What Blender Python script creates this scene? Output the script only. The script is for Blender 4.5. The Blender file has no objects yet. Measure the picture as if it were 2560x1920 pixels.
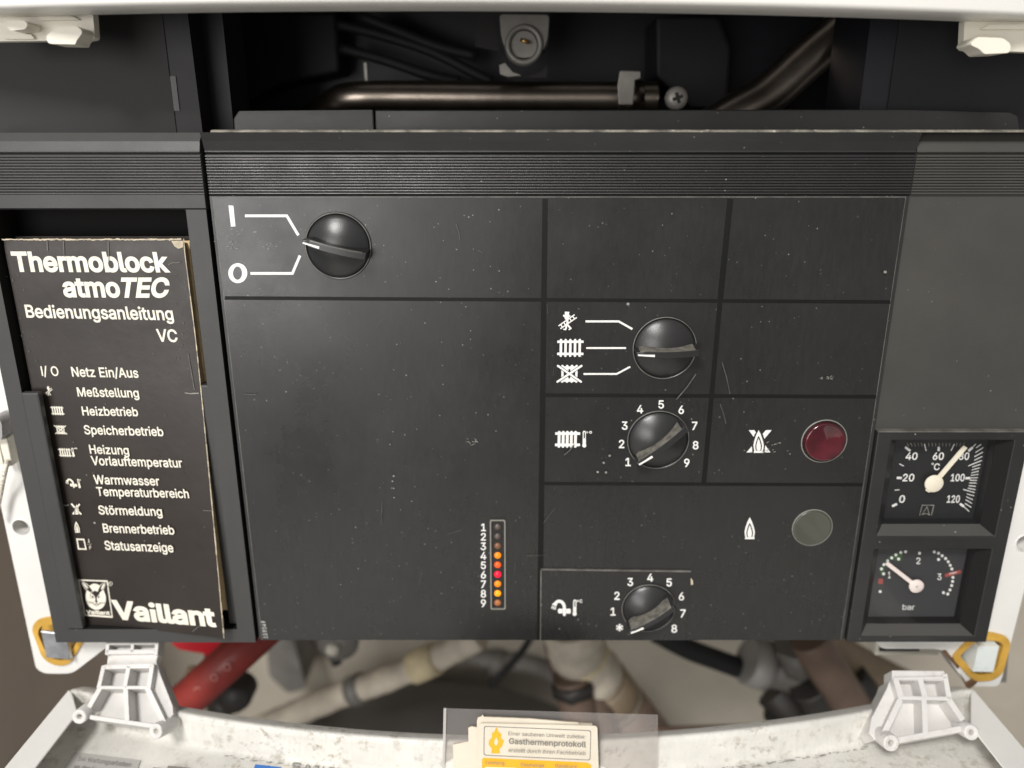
import bpy, bmesh, math, random
from mathutils import Vector, Matrix
from mathutils.geometry import tessellate_polygon, delaunay_2d_cdt
random.seed(7)
SC = bpy.context.scene
COL = SC.collection

# ------------------------------------------------------------------ camera, world, lamps
F, PW, PH, TH, D = 1900.0, 2560, 1920, math.radians(17.0), 0.32
CT, ST = math.cos(TH), math.sin(TH)
cam_d = bpy.data.cameras.new('camera')
cam_d.sensor_width = 36.0
cam_d.lens = 36.0 * F / PW
cam_d.clip_start = 0.01
cam_d.clip_end = 20
cam_d.dof.use_dof = True
cam_d.dof.focus_distance = 0.322
cam_d.dof.aperture_fstop = 4.6
cam = bpy.data.objects.new('camera', cam_d)
COL.objects.link(cam)
cam.location = (0, -D, 0)
cam.rotation_euler = (math.radians(90 - 17), 0, 0)
SC.camera = cam

W = bpy.data.worlds.new('World')
SC.world = W
W.use_nodes = True
bg = W.node_tree.nodes['Background']
bg.inputs[0].default_value = (1.0, 0.98, 0.95, 1)
_n, _l = W.node_tree.nodes, W.node_tree.links
_tc, _sx, _mr = _n.new('ShaderNodeTexCoord'), _n.new('ShaderNodeSeparateXYZ'), _n.new('ShaderNodeMapRange')
_mr.inputs[1].default_value = -0.9; _mr.inputs[2].default_value = 0.35        # a room: dim floor, brighter walls and ceiling
_mr.inputs[3].default_value = 0.18; _mr.inputs[4].default_value = 0.48
_l.new(_tc.outputs['Generated'], _sx.inputs[0]); _l.new(_sx.outputs[2], _mr.inputs[0]); 
_mx, _mu = _n.new('ShaderNodeMapRange'), _n.new('ShaderNodeMath')
_mx.inputs[1].default_value = -0.8; _mx.inputs[2].default_value = 0.8; _mx.inputs[3].default_value = 1.2; _mx.inputs[4].default_value = 0.72
_mu.operation = 'MULTIPLY'
_l.new(_sx.outputs[0], _mx.inputs[0]); _l.new(_mr.outputs[0], _mu.inputs[0]); _l.new(_mx.outputs[0], _mu.inputs[1]); _l.new(_mu.outputs[0], bg.inputs[1])

def area(name, loc, target, size, power, col):
    l = bpy.data.lights.new(name, 'AREA')
    l.size = size
    l.energy = power
    l.color = col
    o = bpy.data.objects.new(name, l)
    COL.objects.link(o)
    o.location = loc
    d = Vector(target) - Vector(loc)
    o.rotation_euler = d.to_track_quat('-Z', 'Y').to_euler()
    return o
area('ceiling_lamp', (-0.46, -1.22, 1.08), (0, 0, -0.12), 0.36, 31, (1.0, 0.975, 0.94))
area('sheen_fill', (-0.72, -1.6, -0.02), (-0.1, 0, -0.1), 0.85, 14, (1.0, 0.98, 0.955))  # unseen fill added for a sheen on the panel's upper left

SC.view_settings.view_transform = 'Standard'
SC.view_settings.look = 'None'
SC.view_settings.exposure = 0.0
SC.view_settings.gamma = 1.0
SC.view_settings.use_curve_mapping = False

# ------------------------------------------------------------------ measuring: photo pixel -> point on a real plane
def ray(px, py):
    x = (px - PW / 2) / F
    u = (PH / 2 - py) / F
    return x, CT + u * ST, -ST + u * CT
def U(px, py, y=0.0):                      # on the vertical plane at depth y
    x, dy, dz = ray(px, py)
    t = (y + D) / dy
    return Vector((x * t, y, dz * t))
def UZ(px, py, z):                         # on the horizontal plane at height z
    x, dy, dz = ray(px, py)
    t = z / dz
    return Vector((x * t, dy * t - D, z))
def UP(px, py, p0, n):                     # on a tilted plane through p0 with normal n
    d = Vector(ray(px, py))
    c = Vector((0, -D, 0))
    return c + d * ((p0 - c).dot(n) / d.dot(n))
def XU(px, py, y=0.0): return U(px, py, y).x
def ZU(py, y=0.0): return U(0, py, y).z
def proj(p):
    x, y, z = p[0], p[1] + D, p[2]
    c = y * CT - z * ST
    v = y * ST + z * CT
    return PW / 2 + F * x / c, PH / 2 - F * v / c
def crop(ox, oy, s):
    return lambda x, y: (ox + x / s, oy + y / s)

# ------------------------------------------------------------------ materials
def mat(name, col, rough=0.5, metal=0.0, bump=0.0, bscale=900.0, var=0.0, vscale=25.0, rvar=0.0,
        dust=0.0, dscale=230.0, dcol=(0.55, 0.52, 0.46), dthr=0.09, stain=0.0, scol=(0.3, 0.22, 0.13), sscale=30.0,
        spec=0.5, emit=None, estr=0.0, trans=0.0, coat=0.0, stretch=None, streak=0.0):
    m = bpy.data.materials.new(name)
    m.use_nodes = True
    N, L = m.node_tree.nodes, m.node_tree.links
    b = N['Principled BSDF']
    b.inputs['Base Color'].default_value = (*col, 1)
    b.inputs['Roughness'].default_value = rough
    b.inputs['Metallic'].default_value = metal
    b.inputs['Specular IOR Level'].default_value = spec
    b.inputs['Transmission Weight'].default_value = trans
    b.inputs['Coat Weight'].default_value = coat
    if emit:
        b.inputs['Emission Color'].default_value = (*emit, 1)
        b.inputs['Emission Strength'].default_value = estr
    tc = N.new('ShaderNodeTexCoord')
    vec = tc.outputs['Object']
    if stretch:
        mp = N.new('ShaderNodeMapping')
        mp.inputs['Scale'].default_value = stretch
        L.new(vec, mp.inputs['Vector'])
        vec = mp.outputs['Vector']
    def noise(sc, det=4.0, ro=0.6):
        n = N.new('ShaderNodeTexNoise')
        n.inputs['Scale'].default_value = sc
        n.inputs['Detail'].default_value = det
        n.inputs['Roughness'].default_value = ro
        L.new(vec, n.inputs['Vector'])
        return n.outputs['Fac']
    def ramp(src, a, c, lo=0.0, hi=1.0):
        r = N.new('ShaderNodeMapRange')
        r.inputs[1].default_value = a; r.inputs[2].default_value = c
        r.inputs[3].default_value = lo; r.inputs[4].default_value = hi
        L.new(src, r.inputs[0])
        return r.outputs[0]
    def mix(fac, c1, c2):
        x = N.new('ShaderNodeMix')
        x.data_type = 'RGBA'
        for i, c in ((6, c1), (7, c2)):
            if isinstance(c, tuple): x.inputs[i].default_value = (*c, 1)
            else: L.new(c, x.inputs[i])
        L.new(fac, x.inputs[0])
        return x.outputs[2]
    def math_(op, a, c):
        x = N.new('ShaderNodeMath')
        x.operation = op
        for i, v in enumerate((a, c)):
            if isinstance(v, (int, float)): x.inputs[i].default_value = v
            else: L.new(v, x.inputs[i])
        return x.outputs[0]
    cur = None
    if var:
        f = ramp(noise(vscale), 0.3, 0.7)
        cur = mix(f, tuple(max(0, c * (1 - var)) for c in col), tuple(min(1, c * (1 + var)) for c in col))
    if streak:
        mp2 = N.new('ShaderNodeMapping')
        mp2.inputs['Scale'].default_value = (1, 1, 0.22)
        mp2.inputs['Rotation'].default_value = (0, 0.09, 0)
        L.new(tc.outputs['Object'], mp2.inputs['Vector'])
        n2 = N.new('ShaderNodeTexNoise')
        n2.inputs['Scale'].default_value = 700; n2.inputs['Detail'].default_value = 4
        L.new(mp2.outputs['Vector'], n2.inputs['Vector'])
        hz = ramp(noise(8, 4.0, 0.5), 0.35, 0.75)                        # wiped, hazy patches
        f = math_('MULTIPLY', ramp(n2.outputs['Fac'], 0.35, 0.75), math_('ADD', math_('MULTIPLY', hz, 0.75), 0.25))
        cur = mix(f, cur if cur else tuple(col), tuple(c + streak for c in col))
    if stain:
        f = ramp(noise(sscale, 8.0, 0.7), 0.72 - stain * 0.3, 0.86 - stain * 0.2)
        f2 = ramp(noise(sscale * 13, 6.0, 0.7), 0.52, 0.66)
        cur = mix(math_('MULTIPLY', f, f2), cur if cur else tuple(col), scol)
    if dust:
        v = N.new('ShaderNodeTexVoronoi')
        v.inputs['Scale'].default_value = dscale
        L.new(vec, v.inputs['Vector'])
        sp = N.new('ShaderNodeSeparateColor')
        L.new(v.outputs['Color'], sp.inputs[0])
        keep = math_('MULTIPLY', ramp(sp.outputs[0], 1 - dust, 1.0), dthr * 2)
        f = math_('LESS_THAN', v.outputs['Distance'], keep)
        f = math_('MULTIPLY', f, math_('ADD', math_('MULTIPLY', sp.outputs[1], 0.6), 0.15))
        f = math_('MULTIPLY', f, ramp(noise(17, 5.0, 0.7), 0.40, 0.62))      # dust lies in clouds
        cur = mix(f, cur if cur else tuple(col), dcol)
    if cur:
        L.new(cur, b.inputs['Base Color'])
    if rvar:
        f = ramp(noise(vscale * 2.3, 6.0, 0.65), 0.3, 0.7, max(0.02, rough - rvar), min(1, rough + rvar))
        L.new(f, b.inputs['Roughness'])
    if bump:
        bp = N.new('ShaderNodeBump')
        bp.inputs['Strength'].default_value = bump
        bp.inputs['Distance'].default_value = 0.0004
        L.new(noise(bscale, 3.0), bp.inputs['Height'])
        L.new(bp.outputs[0], b.inputs['Normal'])
    return m

M = {}
M['black'] = mat('black_plastic', (0.020, 0.020, 0.020), 0.36, bump=0.18, bscale=2600, var=0.18, vscale=22, rvar=0.07, dust=0.26, dscale=480, dthr=0.085)
M['black_side'] = mat('grey_black_plastic', (0.040, 0.0395, 0.0385), 0.5, bump=0.2, bscale=2600, var=0.10, vscale=20, rvar=0.06, dust=0.07, dscale=460, dthr=0.07)
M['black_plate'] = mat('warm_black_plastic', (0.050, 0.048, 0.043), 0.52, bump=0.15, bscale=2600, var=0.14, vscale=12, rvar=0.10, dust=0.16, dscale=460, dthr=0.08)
M['film'] = mat('fascia_film', (0.0145, 0.0144, 0.0142), 0.30, bump=0.08, bscale=2200, var=0.2, vscale=6, rvar=0.13, dust=0.22, dscale=560, dthr=0.105, streak=0.007)
M['film_line'] = mat('fascia_line_print', (0.005, 0.005, 0.005), 0.55, var=0.2, spec=0.22)
M['deep'] = mat('deep_black_plastic', (0.010, 0.010, 0.0105), 0.42, bump=0.1)
M['shade_black'] = mat('shade_black_plastic', (0.010, 0.010, 0.010), 0.8, spec=0.15)  # puts shade into the colour of the tray recess and right bevels
M['edge'] = mat('dusty_worn_edge', (0.20, 0.185, 0.155), 0.6, bump=0.6, bscale=700, var=0.7, vscale=160, dust=0.6, dscale=420, dcol=(0.8, 0.78, 0.7), dthr=0.2)
M['edge_dim'] = mat('worn_lit_edge', (0.11, 0.105, 0.095), 0.5, var=0.5, vscale=120)
M['knob'] = mat('knob_plastic', (0.016, 0.016, 0.0165), 0.33, spec=0.6, bump=0.11, bscale=2400, var=0.1, rvar=0.05, dust=0.05, dscale=400)
M['grip'] = mat('grip_plastic', (0.016, 0.016, 0.0165), 0.36, bump=0.08, bscale=2000, var=0.2)
M['dust_top'] = mat('dusty_grip_edge', (0.12, 0.112, 0.095), 0.8, bump=0.6, bscale=1800, var=0.5, vscale=350)
M['white_ink'] = mat('white_print', (0.74, 0.735, 0.71), 0.5, var=0.08, vscale=200)
M['cream_ink'] = mat('cream_print', (0.75, 0.71, 0.61), 0.45, var=0.07, vscale=150)
M['grey_ink'] = mat('grey_print', (0.16, 0.155, 0.15), 0.6)
M['scuff'] = mat('scuff_mark', (0.22, 0.21, 0.19), 0.7, var=0.5, vscale=500)
M['scuff_faint'] = mat('faint_scratch', (0.075, 0.073, 0.068), 0.6, var=0.4, vscale=300)
M['cover_black'] = mat('booklet_cover', (0.029, 0.0235, 0.0205), 0.33, spec=0.32, bump=0.12, bscale=300, var=0.15, vscale=20, rvar=0.08, dust=0.06, dscale=300)
M['paper'] = mat('aged_paper', (0.72, 0.55, 0.32), 0.85, var=0.25, vscale=60, stretch=(14, 40, 1))
M['paper_edge'] = mat('cream_paper_edge', (0.50, 0.43, 0.32), 0.8, var=0.35, vscale=200)
M['white_metal'] = mat('white_enamel', (0.72, 0.71, 0.68), 0.42, bump=0.1, bscale=500, var=0.04, vscale=30, stain=0.35, scol=(0.42, 0.38, 0.31), sscale=38)
M['white_cover'] = mat('clean_white_enamel', (0.82, 0.80, 0.76), 0.35, var=0.02)
M['dirty_white'] = mat('dirty_white_enamel', (0.63, 0.615, 0.575), 0.5, bump=0.35, bscale=420, var=0.14, vscale=34, stain=1.2, scol=(0.24, 0.205, 0.15), sscale=15,
                       dust=0.10, dscale=420, dcol=(0.25, 0.21, 0.16), dthr=0.12, streak=-0.10)
M['white_plastic'] = mat('white_plastic', (0.60, 0.585, 0.565), 0.42, bump=0.15, bscale=500, var=0.08, vscale=60, stain=0.8, scol=(0.33, 0.28, 0.20), sscale=22)
M['cream_plastic'] = mat('cream_plastic', (0.74, 0.70, 0.60), 0.4, var=0.06)
M['amber'] = mat('amber_rubber', (0.55, 0.32, 0.055), 0.4, var=0.25, vscale=60, bump=0.1)
M['steel'] = mat('galvanised_steel', (0.55, 0.56, 0.58), 0.36, metal=0.9, var=0.3, vscale=120, bump=0.3, bscale=300)
M['pale_steel'] = mat('painted_steel_catch', (0.66, 0.70, 0.68), 0.4, var=0.06, stain=0.7, scol=(0.1, 0.08, 0.06), sscale=80)
M['rust'] = mat('rusty_edge', (0.13, 0.07, 0.035), 0.8, var=0.5, vscale=200)
M['dark_metal'] = mat('dark_sheet_metal', (0.016, 0.0155, 0.0165), 0.55, var=0.2, vscale=12, bump=0.1, spec=0.35)
M['baffle'] = mat('dark_baffle_sheet', (0.024, 0.023, 0.0225), 0.6, var=0.12, vscale=9, spec=0.3)
M['cavity'] = mat('blue_black_metal', (0.012, 0.0125, 0.017), 0.45, var=0.4, vscale=18)  # near black, slightly blue
M['copper'] = mat('tarnished_copper', (0.34, 0.29, 0.245), 0.34, metal=1.0, var=0.3, vscale=25, bump=0.15, bscale=120)
M['dull_metal'] = mat('dull_cast_metal', (0.34, 0.32, 0.29), 0.45, metal=0.3, var=0.2, vscale=60)
M['brass'] = mat('brass', (0.75, 0.45, 0.16), 0.25, metal=1.0)
M['dial'] = mat('dial_face', (0.012, 0.0122, 0.013), 0.5, var=0.1)
M['dial_sheen'] = mat('dial_face_sheen', (0.034, 0.034, 0.036), 0.5, var=0.06)  # greyer face puts the glass's reflection into the colour
M['needle'] = mat('cream_needle', (0.80, 0.74, 0.60), 0.5)
M['needle_pink'] = mat('pale_needle', (0.78, 0.68, 0.64), 0.5)
M['red_ink'] = mat('red_print', (0.30, 0.065, 0.055), 0.5)
M['green_ink'] = mat('green_print', (0.04, 0.085, 0.033), 0.5)
M['red_lens'] = mat('red_lens', (0.062, 0.002, 0.007), 0.12, coat=0.8, var=0.5, vscale=90, bump=0.12, bscale=300)
M['grey_lens'] = mat('grey_green_lens', (0.056, 0.057, 0.044), 0.3, coat=0.4, var=0.06)
M['lens_rim'] = mat('lens_rim', (0.22, 0.215, 0.19), 0.35)
def led(name, col, e): return mat(name, tuple(c * 0.5 for c in col), 0.35, emit=col if e else None, estr=e, var=0.25, vscale=900)
M['led_off'] = led('led_unlit', (0.17, 0.13, 0.115), 0)
M['led_dim'] = led('led_dull_brown', (0.26, 0.12, 0.06), 0.25)
M['led_amber'] = led('led_amber', (1.0, 0.27, 0.005), 0.75)
M['led_orange'] = led('led_orange', (1.0, 0.12, 0.012), 0.6)
M['led_red'] = led('led_red', (1.0, 0.005, 0.035), 1.2)
M['led_yellow'] = led('led_yellow', (1.0, 0.36, 0.003), 0.95)
M['led_brown'] = led('led_brown', (0.45, 0.16, 0.05), 0.4)
M['wall'] = mat('plastered_wall', (0.48, 0.43, 0.355), 0.85, bump=0.4, bscale=90, var=0.16, vscale=7, stain=0.7, scol=(0.30, 0.26, 0.21), sscale=9)
M['wall_side'] = mat('side_wall_paint', (0.70, 0.60, 0.52), 0.8, bump=0.2, bscale=120, var=0.08, vscale=6)
M['red_hose'] = mat('red_pipe_sleeve', (0.27, 0.032, 0.025), 0.4, var=0.15, vscale=50, bump=0.1)
M['red_gloss'] = mat('red_valve_paint', (0.55, 0.02, 0.03), 0.3)
M['pink_print'] = mat('pink_print', (0.55, 0.22, 0.19), 0.5)
M['wrap'] = mat('pipe_wrapping', (0.55, 0.49, 0.40), 0.8, bump=0.4, bscale=150, var=0.25, vscale=40)
M['wrap_band'] = mat('brown_tape', (0.20, 0.10, 0.06), 0.6, var=0.4, vscale=60)
M['yellow_foam'] = mat('yellowed_foam', (0.66, 0.56, 0.36), 0.8, var=0.2, vscale=60)
M['drum'] = mat('dark_grey_drum_paint', (0.085, 0.081, 0.077), 0.38, var=0.08, vscale=10)
M['hose'] = mat('black_rubber_hose', (0.016, 0.016, 0.0165), 0.6, spec=0.3)
M['brown_pipe'] = mat('brown_painted_pipe', (0.14, 0.095, 0.07), 0.5, var=0.3, vscale=25)
M['tan_pipe'] = mat('tan_painted_pipe', (0.27, 0.20, 0.13), 0.55, var=0.3, vscale=20)
M['valve_dark'] = mat('dark_valve_body', (0.03, 0.027, 0.024), 0.5, var=0.2)
M['grey_valve'] = mat('grey_fitting', (0.17, 0.16, 0.145), 0.5, var=0.3, vscale=30)
M['nickel'] = mat('nickel_collar', (0.33, 0.32, 0.30), 0.55, metal=0.2)
M['label_grey'] = mat('silver_label', (0.42, 0.41, 0.39), 0.4, var=0.05)
M['blue'] = mat('blue_label', (0.03, 0.16, 0.50), 0.45)
M['card'] = mat('cream_card', (0.67, 0.61, 0.51), 0.6, var=0.07, stain=0.4, scol=(0.55, 0.45, 0.3), sscale=60)
M['orange'] = mat('orange_print', (0.82, 0.42, 0.02), 0.55)
M['text_grey'] = mat('grey_text', (0.22, 0.21, 0.19), 0.6)
M['cord'] = mat('white_cord', (0.62, 0.58, 0.50), 0.8, var=0.5, vscale=900)
M['grey_clip'] = mat('grey_plastic_clip', (0.30, 0.29, 0.29), 0.45)
def glassy(name, tint, refl, rough=0.08):
    m = bpy.data.materials.new(name)
    m.use_nodes = True
    N, L = m.node_tree.nodes, m.node_tree.links
    out = N['Material Output']
    N.remove(N['Principled BSDF'])
    t = N.new('ShaderNodeBsdfTransparent'); t.inputs[0].default_value = (*tint, 1)
    g = N.new('ShaderNodeBsdfGlossy'); g.inputs['Roughness'].default_value = rough
    x = N.new('ShaderNodeMixShader'); x.inputs[0].default_value = refl
    L.new(t.outputs[0], x.inputs[1]); L.new(g.outputs[0], x.inputs[2]); L.new(x.outputs[0], out.inputs[0])
    return m
M['pane'] = glassy('clear_pane', (0.97, 0.97, 0.97), 0.035)
def hazy(name, f, col):
    m = bpy.data.materials.new(name)
    m.use_nodes = True
    N, L = m.node_tree.nodes, m.node_tree.links
    out = N['Material Output']
    N.remove(N['Principled BSDF'])
    t = N.new('ShaderNodeBsdfTransparent'); t.inputs[0].default_value = (0.93, 0.92, 0.91, 1)
    g = N.new('ShaderNodeBsdfDiffuse'); g.inputs['Color'].default_value = (*col, 1)
    x = N.new('ShaderNodeMixShader'); x.inputs[0].default_value = f
    L.new(t.outputs[0], x.inputs[1]); L.new(g.outputs[0], x.inputs[2]); L.new(x.outputs[0], out.inputs[0])
    return m
M['sleeve'] = hazy('clear_plastic_sleeve', 0.13, (0.6, 0.57, 0.56))
M['sleeve_edge'] = hazy('sleeve_edge', 0.45, (0.7, 0.68, 0.67))

# ------------------------------------------------------------------ building helpers
def thing(name, label, cat, loc=(0, 0, 0), group=None, kind=None):
    o = bpy.data.objects.new(name, None)
    o.empty_display_size = 0.02
    COL.objects.link(o)
    o.location = loc
    tag(o, label, cat, group, kind)
    return o
def tag(o, label=None, cat=None, group=None, kind=None):
    if label: o['label'] = label
    if cat: o['category'] = cat
    if group: o['group'] = group
    if kind: o['kind'] = kind
    return o
def inside(poly):                          # triangles of a 2-D outline with holes: list of contours
    return tessellate_polygon([[Vector((p[0], p[1], 0)) for p in c] for c in poly])

class MB:
    """collects faces in world coordinates and links them as one mesh object"""
    def __init__(s): s.v, s.f, s.m, s.mats, s.sm = [], [], [], [], []
    def mi(s, m):
        if m not in s.mats: s.mats.append(m)
        return s.mats.index(m)
    def face(s, pts, m, smooth=False):
        n = len(s.v)
        s.v += [tuple(p) for p in pts]
        s.f.append(tuple(range(n, n + len(pts)))); s.m.append(s.mi(m)); s.sm.append(smooth)
    def add(s, verts, faces, m, smooth=False):
        n = len(s.v)
        s.v += [tuple(p) for p in verts]
        k = s.mi(m)
        for f in faces:
            s.f.append(tuple(i + n for i in f)); s.m.append(k); s.sm.append(smooth)
        return s
    def box(s, x0, x1, y0, y1, z0, z1, m):
        v = [(x, y, z) for x in (x0, x1) for y in (y0, y1) for z in (z0, z1)]
        return s.add(v, [(0, 1, 3, 2), (4, 6, 7, 5), (0, 4, 5, 1), (2, 3, 7, 6), (0, 2, 6, 4), (1, 5, 7, 3)], m)
    def prism(s, poly, y0, y1, m, holes=(), mside=None):
        """outline in (x, z), front face at y0, back at y1"""
        cs = [list(poly)] + [list(h) for h in holes]
        flat = [p for c in cs for p in c]
        tri = inside(cs)
        n = len(flat)
        s.add([(p[0], y0, p[1]) for p in flat], tri, m)
        s.add([(p[0], y1, p[1]) for p in flat], [t[::-1] for t in tri], mside or m)
        o = 0
        for c in cs:
            for i in range(len(c)):
                a, b = c[i], c[(i + 1) % len(c)]
                s.add([(a[0], y0, a[1]), (b[0], y0, b[1]), (b[0], y1, b[1]), (a[0], y1, a[1])], [(0, 1, 2, 3)], mside or m)
        return s
    def strip(s, prof, x0, x1, m, ends=True, m2=None):
        """profile of (y, z) points drawn along x"""
        n = len(prof)
        for i in range(n - 1):
            (ya, za), (yb, zb) = prof[i], prof[i + 1]
            s.add([(x0, ya, za), (x1, ya, za), (x1, yb, zb), (x0, yb, zb)], [(0, 1, 2, 3)], m)
        if ends:
            tri = inside([prof])
            for x in (x0, x1):
                s.add([(x, y, z) for y, z in prof], tri, m2 or m)
        return s
    def tube(s, path, r, m, n=14, caps=True, radii=None):
        P = [Vector(p) for p in path]
        rings = []
        up = Vector((0.13, 0.4, 0.9)).normalized()
        for i, p in enumerate(P):
            t = (P[min(i + 1, len(P) - 1)] - P[max(i - 1, 0)]).normalized()
            a = t.cross(up)
            if a.length < 1e-4: a = t.cross(Vector((1, 0, 0)))
            a.normalize()
            b = a.cross(t)
            q = radii[i] if radii else r
            rings.append([p + (a * math.cos(2 * math.pi * k / n) + b * math.sin(2 * math.pi * k / n)) * q for k in range(n)])
        v = [q for rg in rings for q in rg]
        f = []
        for i in range(len(P) - 1):
            for k in range(n):
                f.append((i * n + k, i * n + (k + 1) % n, (i + 1) * n + (k + 1) % n, (i + 1) * n + k))
        s.add(v, f, m, True)
        if caps:
            s.add(rings[0], [tuple(range(n))], m); s.add(rings[-1], [tuple(range(n))], m)
        return s
    def lathe(s, c, prof, m, n=64, axis='y', ms=None):
        """profile of (radius, depth) turned about the axis through c; depth grows away from the viewer"""
        v, f = [], []
        for r, d in prof:
            for k in range(n):
                a = 2 * math.pi * k / n
                if axis == 'y': v.append((c[0] + r * math.cos(a), c[1] + d, c[2] + r * math.sin(a)))
                else: v.append((c[0] + r * math.cos(a), c[1] + r * math.sin(a), c[2] + d))
        base = len(s.v)
        s.v += v
        for i in range(len(prof) - 1):
            kk = s.mi(ms[i] if ms else m)
            for k in range(n):
                s.f.append((base + i * n + k, base + i * n + (k + 1) % n, base + (i + 1) * n + (k + 1) % n, base + (i + 1) * n + k))
                s.m.append(kk); s.sm.append(True)
        return s
    def xf(s, fn, start=0):
        s.v = s.v[:start] + [tuple(fn(Vector(p))) for p in s.v[start:]]
        return s
    def build(s, name, parent=None, bevel=0.0, seg=2, weld=True, auto=None):
        me = bpy.data.meshes.new(name)
        me.from_pydata(s.v, [], s.f)
        for m in s.mats: me.materials.append(M[m])
        me.polygons.foreach_set('material_index', s.m)
        me.polygons.foreach_set('use_smooth', s.sm)
        o = bpy.data.objects.new(name, me)
        COL.objects.link(o)
        if weld:
            bm = bmesh.new(); bm.from_mesh(me)
            bmesh.ops.remove_doubles(bm, verts=bm.verts, dist=1e-6)
            bmesh.ops.recalc_face_normals(bm, faces=bm.faces)
            bm.to_mesh(me); bm.free()
        if parent:
            o.parent = parent
            o.matrix_parent_inverse = Matrix.Translation(-parent.location) if parent.type == 'EMPTY' else Matrix.Identity(4)
        if bevel:
            md = o.modifiers.new('bevel', 'BEVEL')
            md.width = bevel; md.segments = seg; md.limit_method = 'ANGLE'; md.angle_limit = math.radians(35)
        return o

def rrect(x0, z0, x1, z1, r, n=5):
    p = []
    for cx, cz, a0 in ((x1 - r, z1 - r, 0), (x0 + r, z1 - r, 90), (x0 + r, z0 + r, 180), (x1 - r, z0 + r, 270)):
        for k in range(n + 1):
            a = math.radians(a0 + 90 * k / n)
            p.append((cx + r * math.cos(a), cz + r * math.sin(a)))
    return p
def rounded(poly, r, n=4):
    out = []
    for i in range(len(poly)):
        p, a, b = Vector(poly[i]), Vector(poly[i - 1]), Vector(poly[(i + 1) % len(poly)])
        q = min(r, (a - p).length * 0.45, (b - p).length * 0.45)
        s0, s1 = p + (a - p).normalized() * q, p + (b - p).normalized() * q
        for k in range(n + 1):
            t = k / n
            w = s0 * (1 - t) ** 2 + p * 2 * t * (1 - t) + s1 * t * t
            out.append((w.x, w.y))
    return out
def smoothpath(pts, n=6):                  # Catmull-Rom
    P = [Vector(p) for p in pts]
    P = [P[0] * 2 - P[1]] + P + [P[-1] * 2 - P[-2]]
    out = []
    for i in range(1, len(P) - 2):
        for k in range(n):
            t = k / n
            a, b, c, d = P[i - 1], P[i], P[i + 1], P[i + 2]
            out.append(0.5 * ((2 * b) + (c - a) * t + (2 * a - 5 * b + 4 * c - d) * t * t + (3 * b - a - 3 * c + d) * t ** 3))
    out.append(P[-2])
    return out

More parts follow.
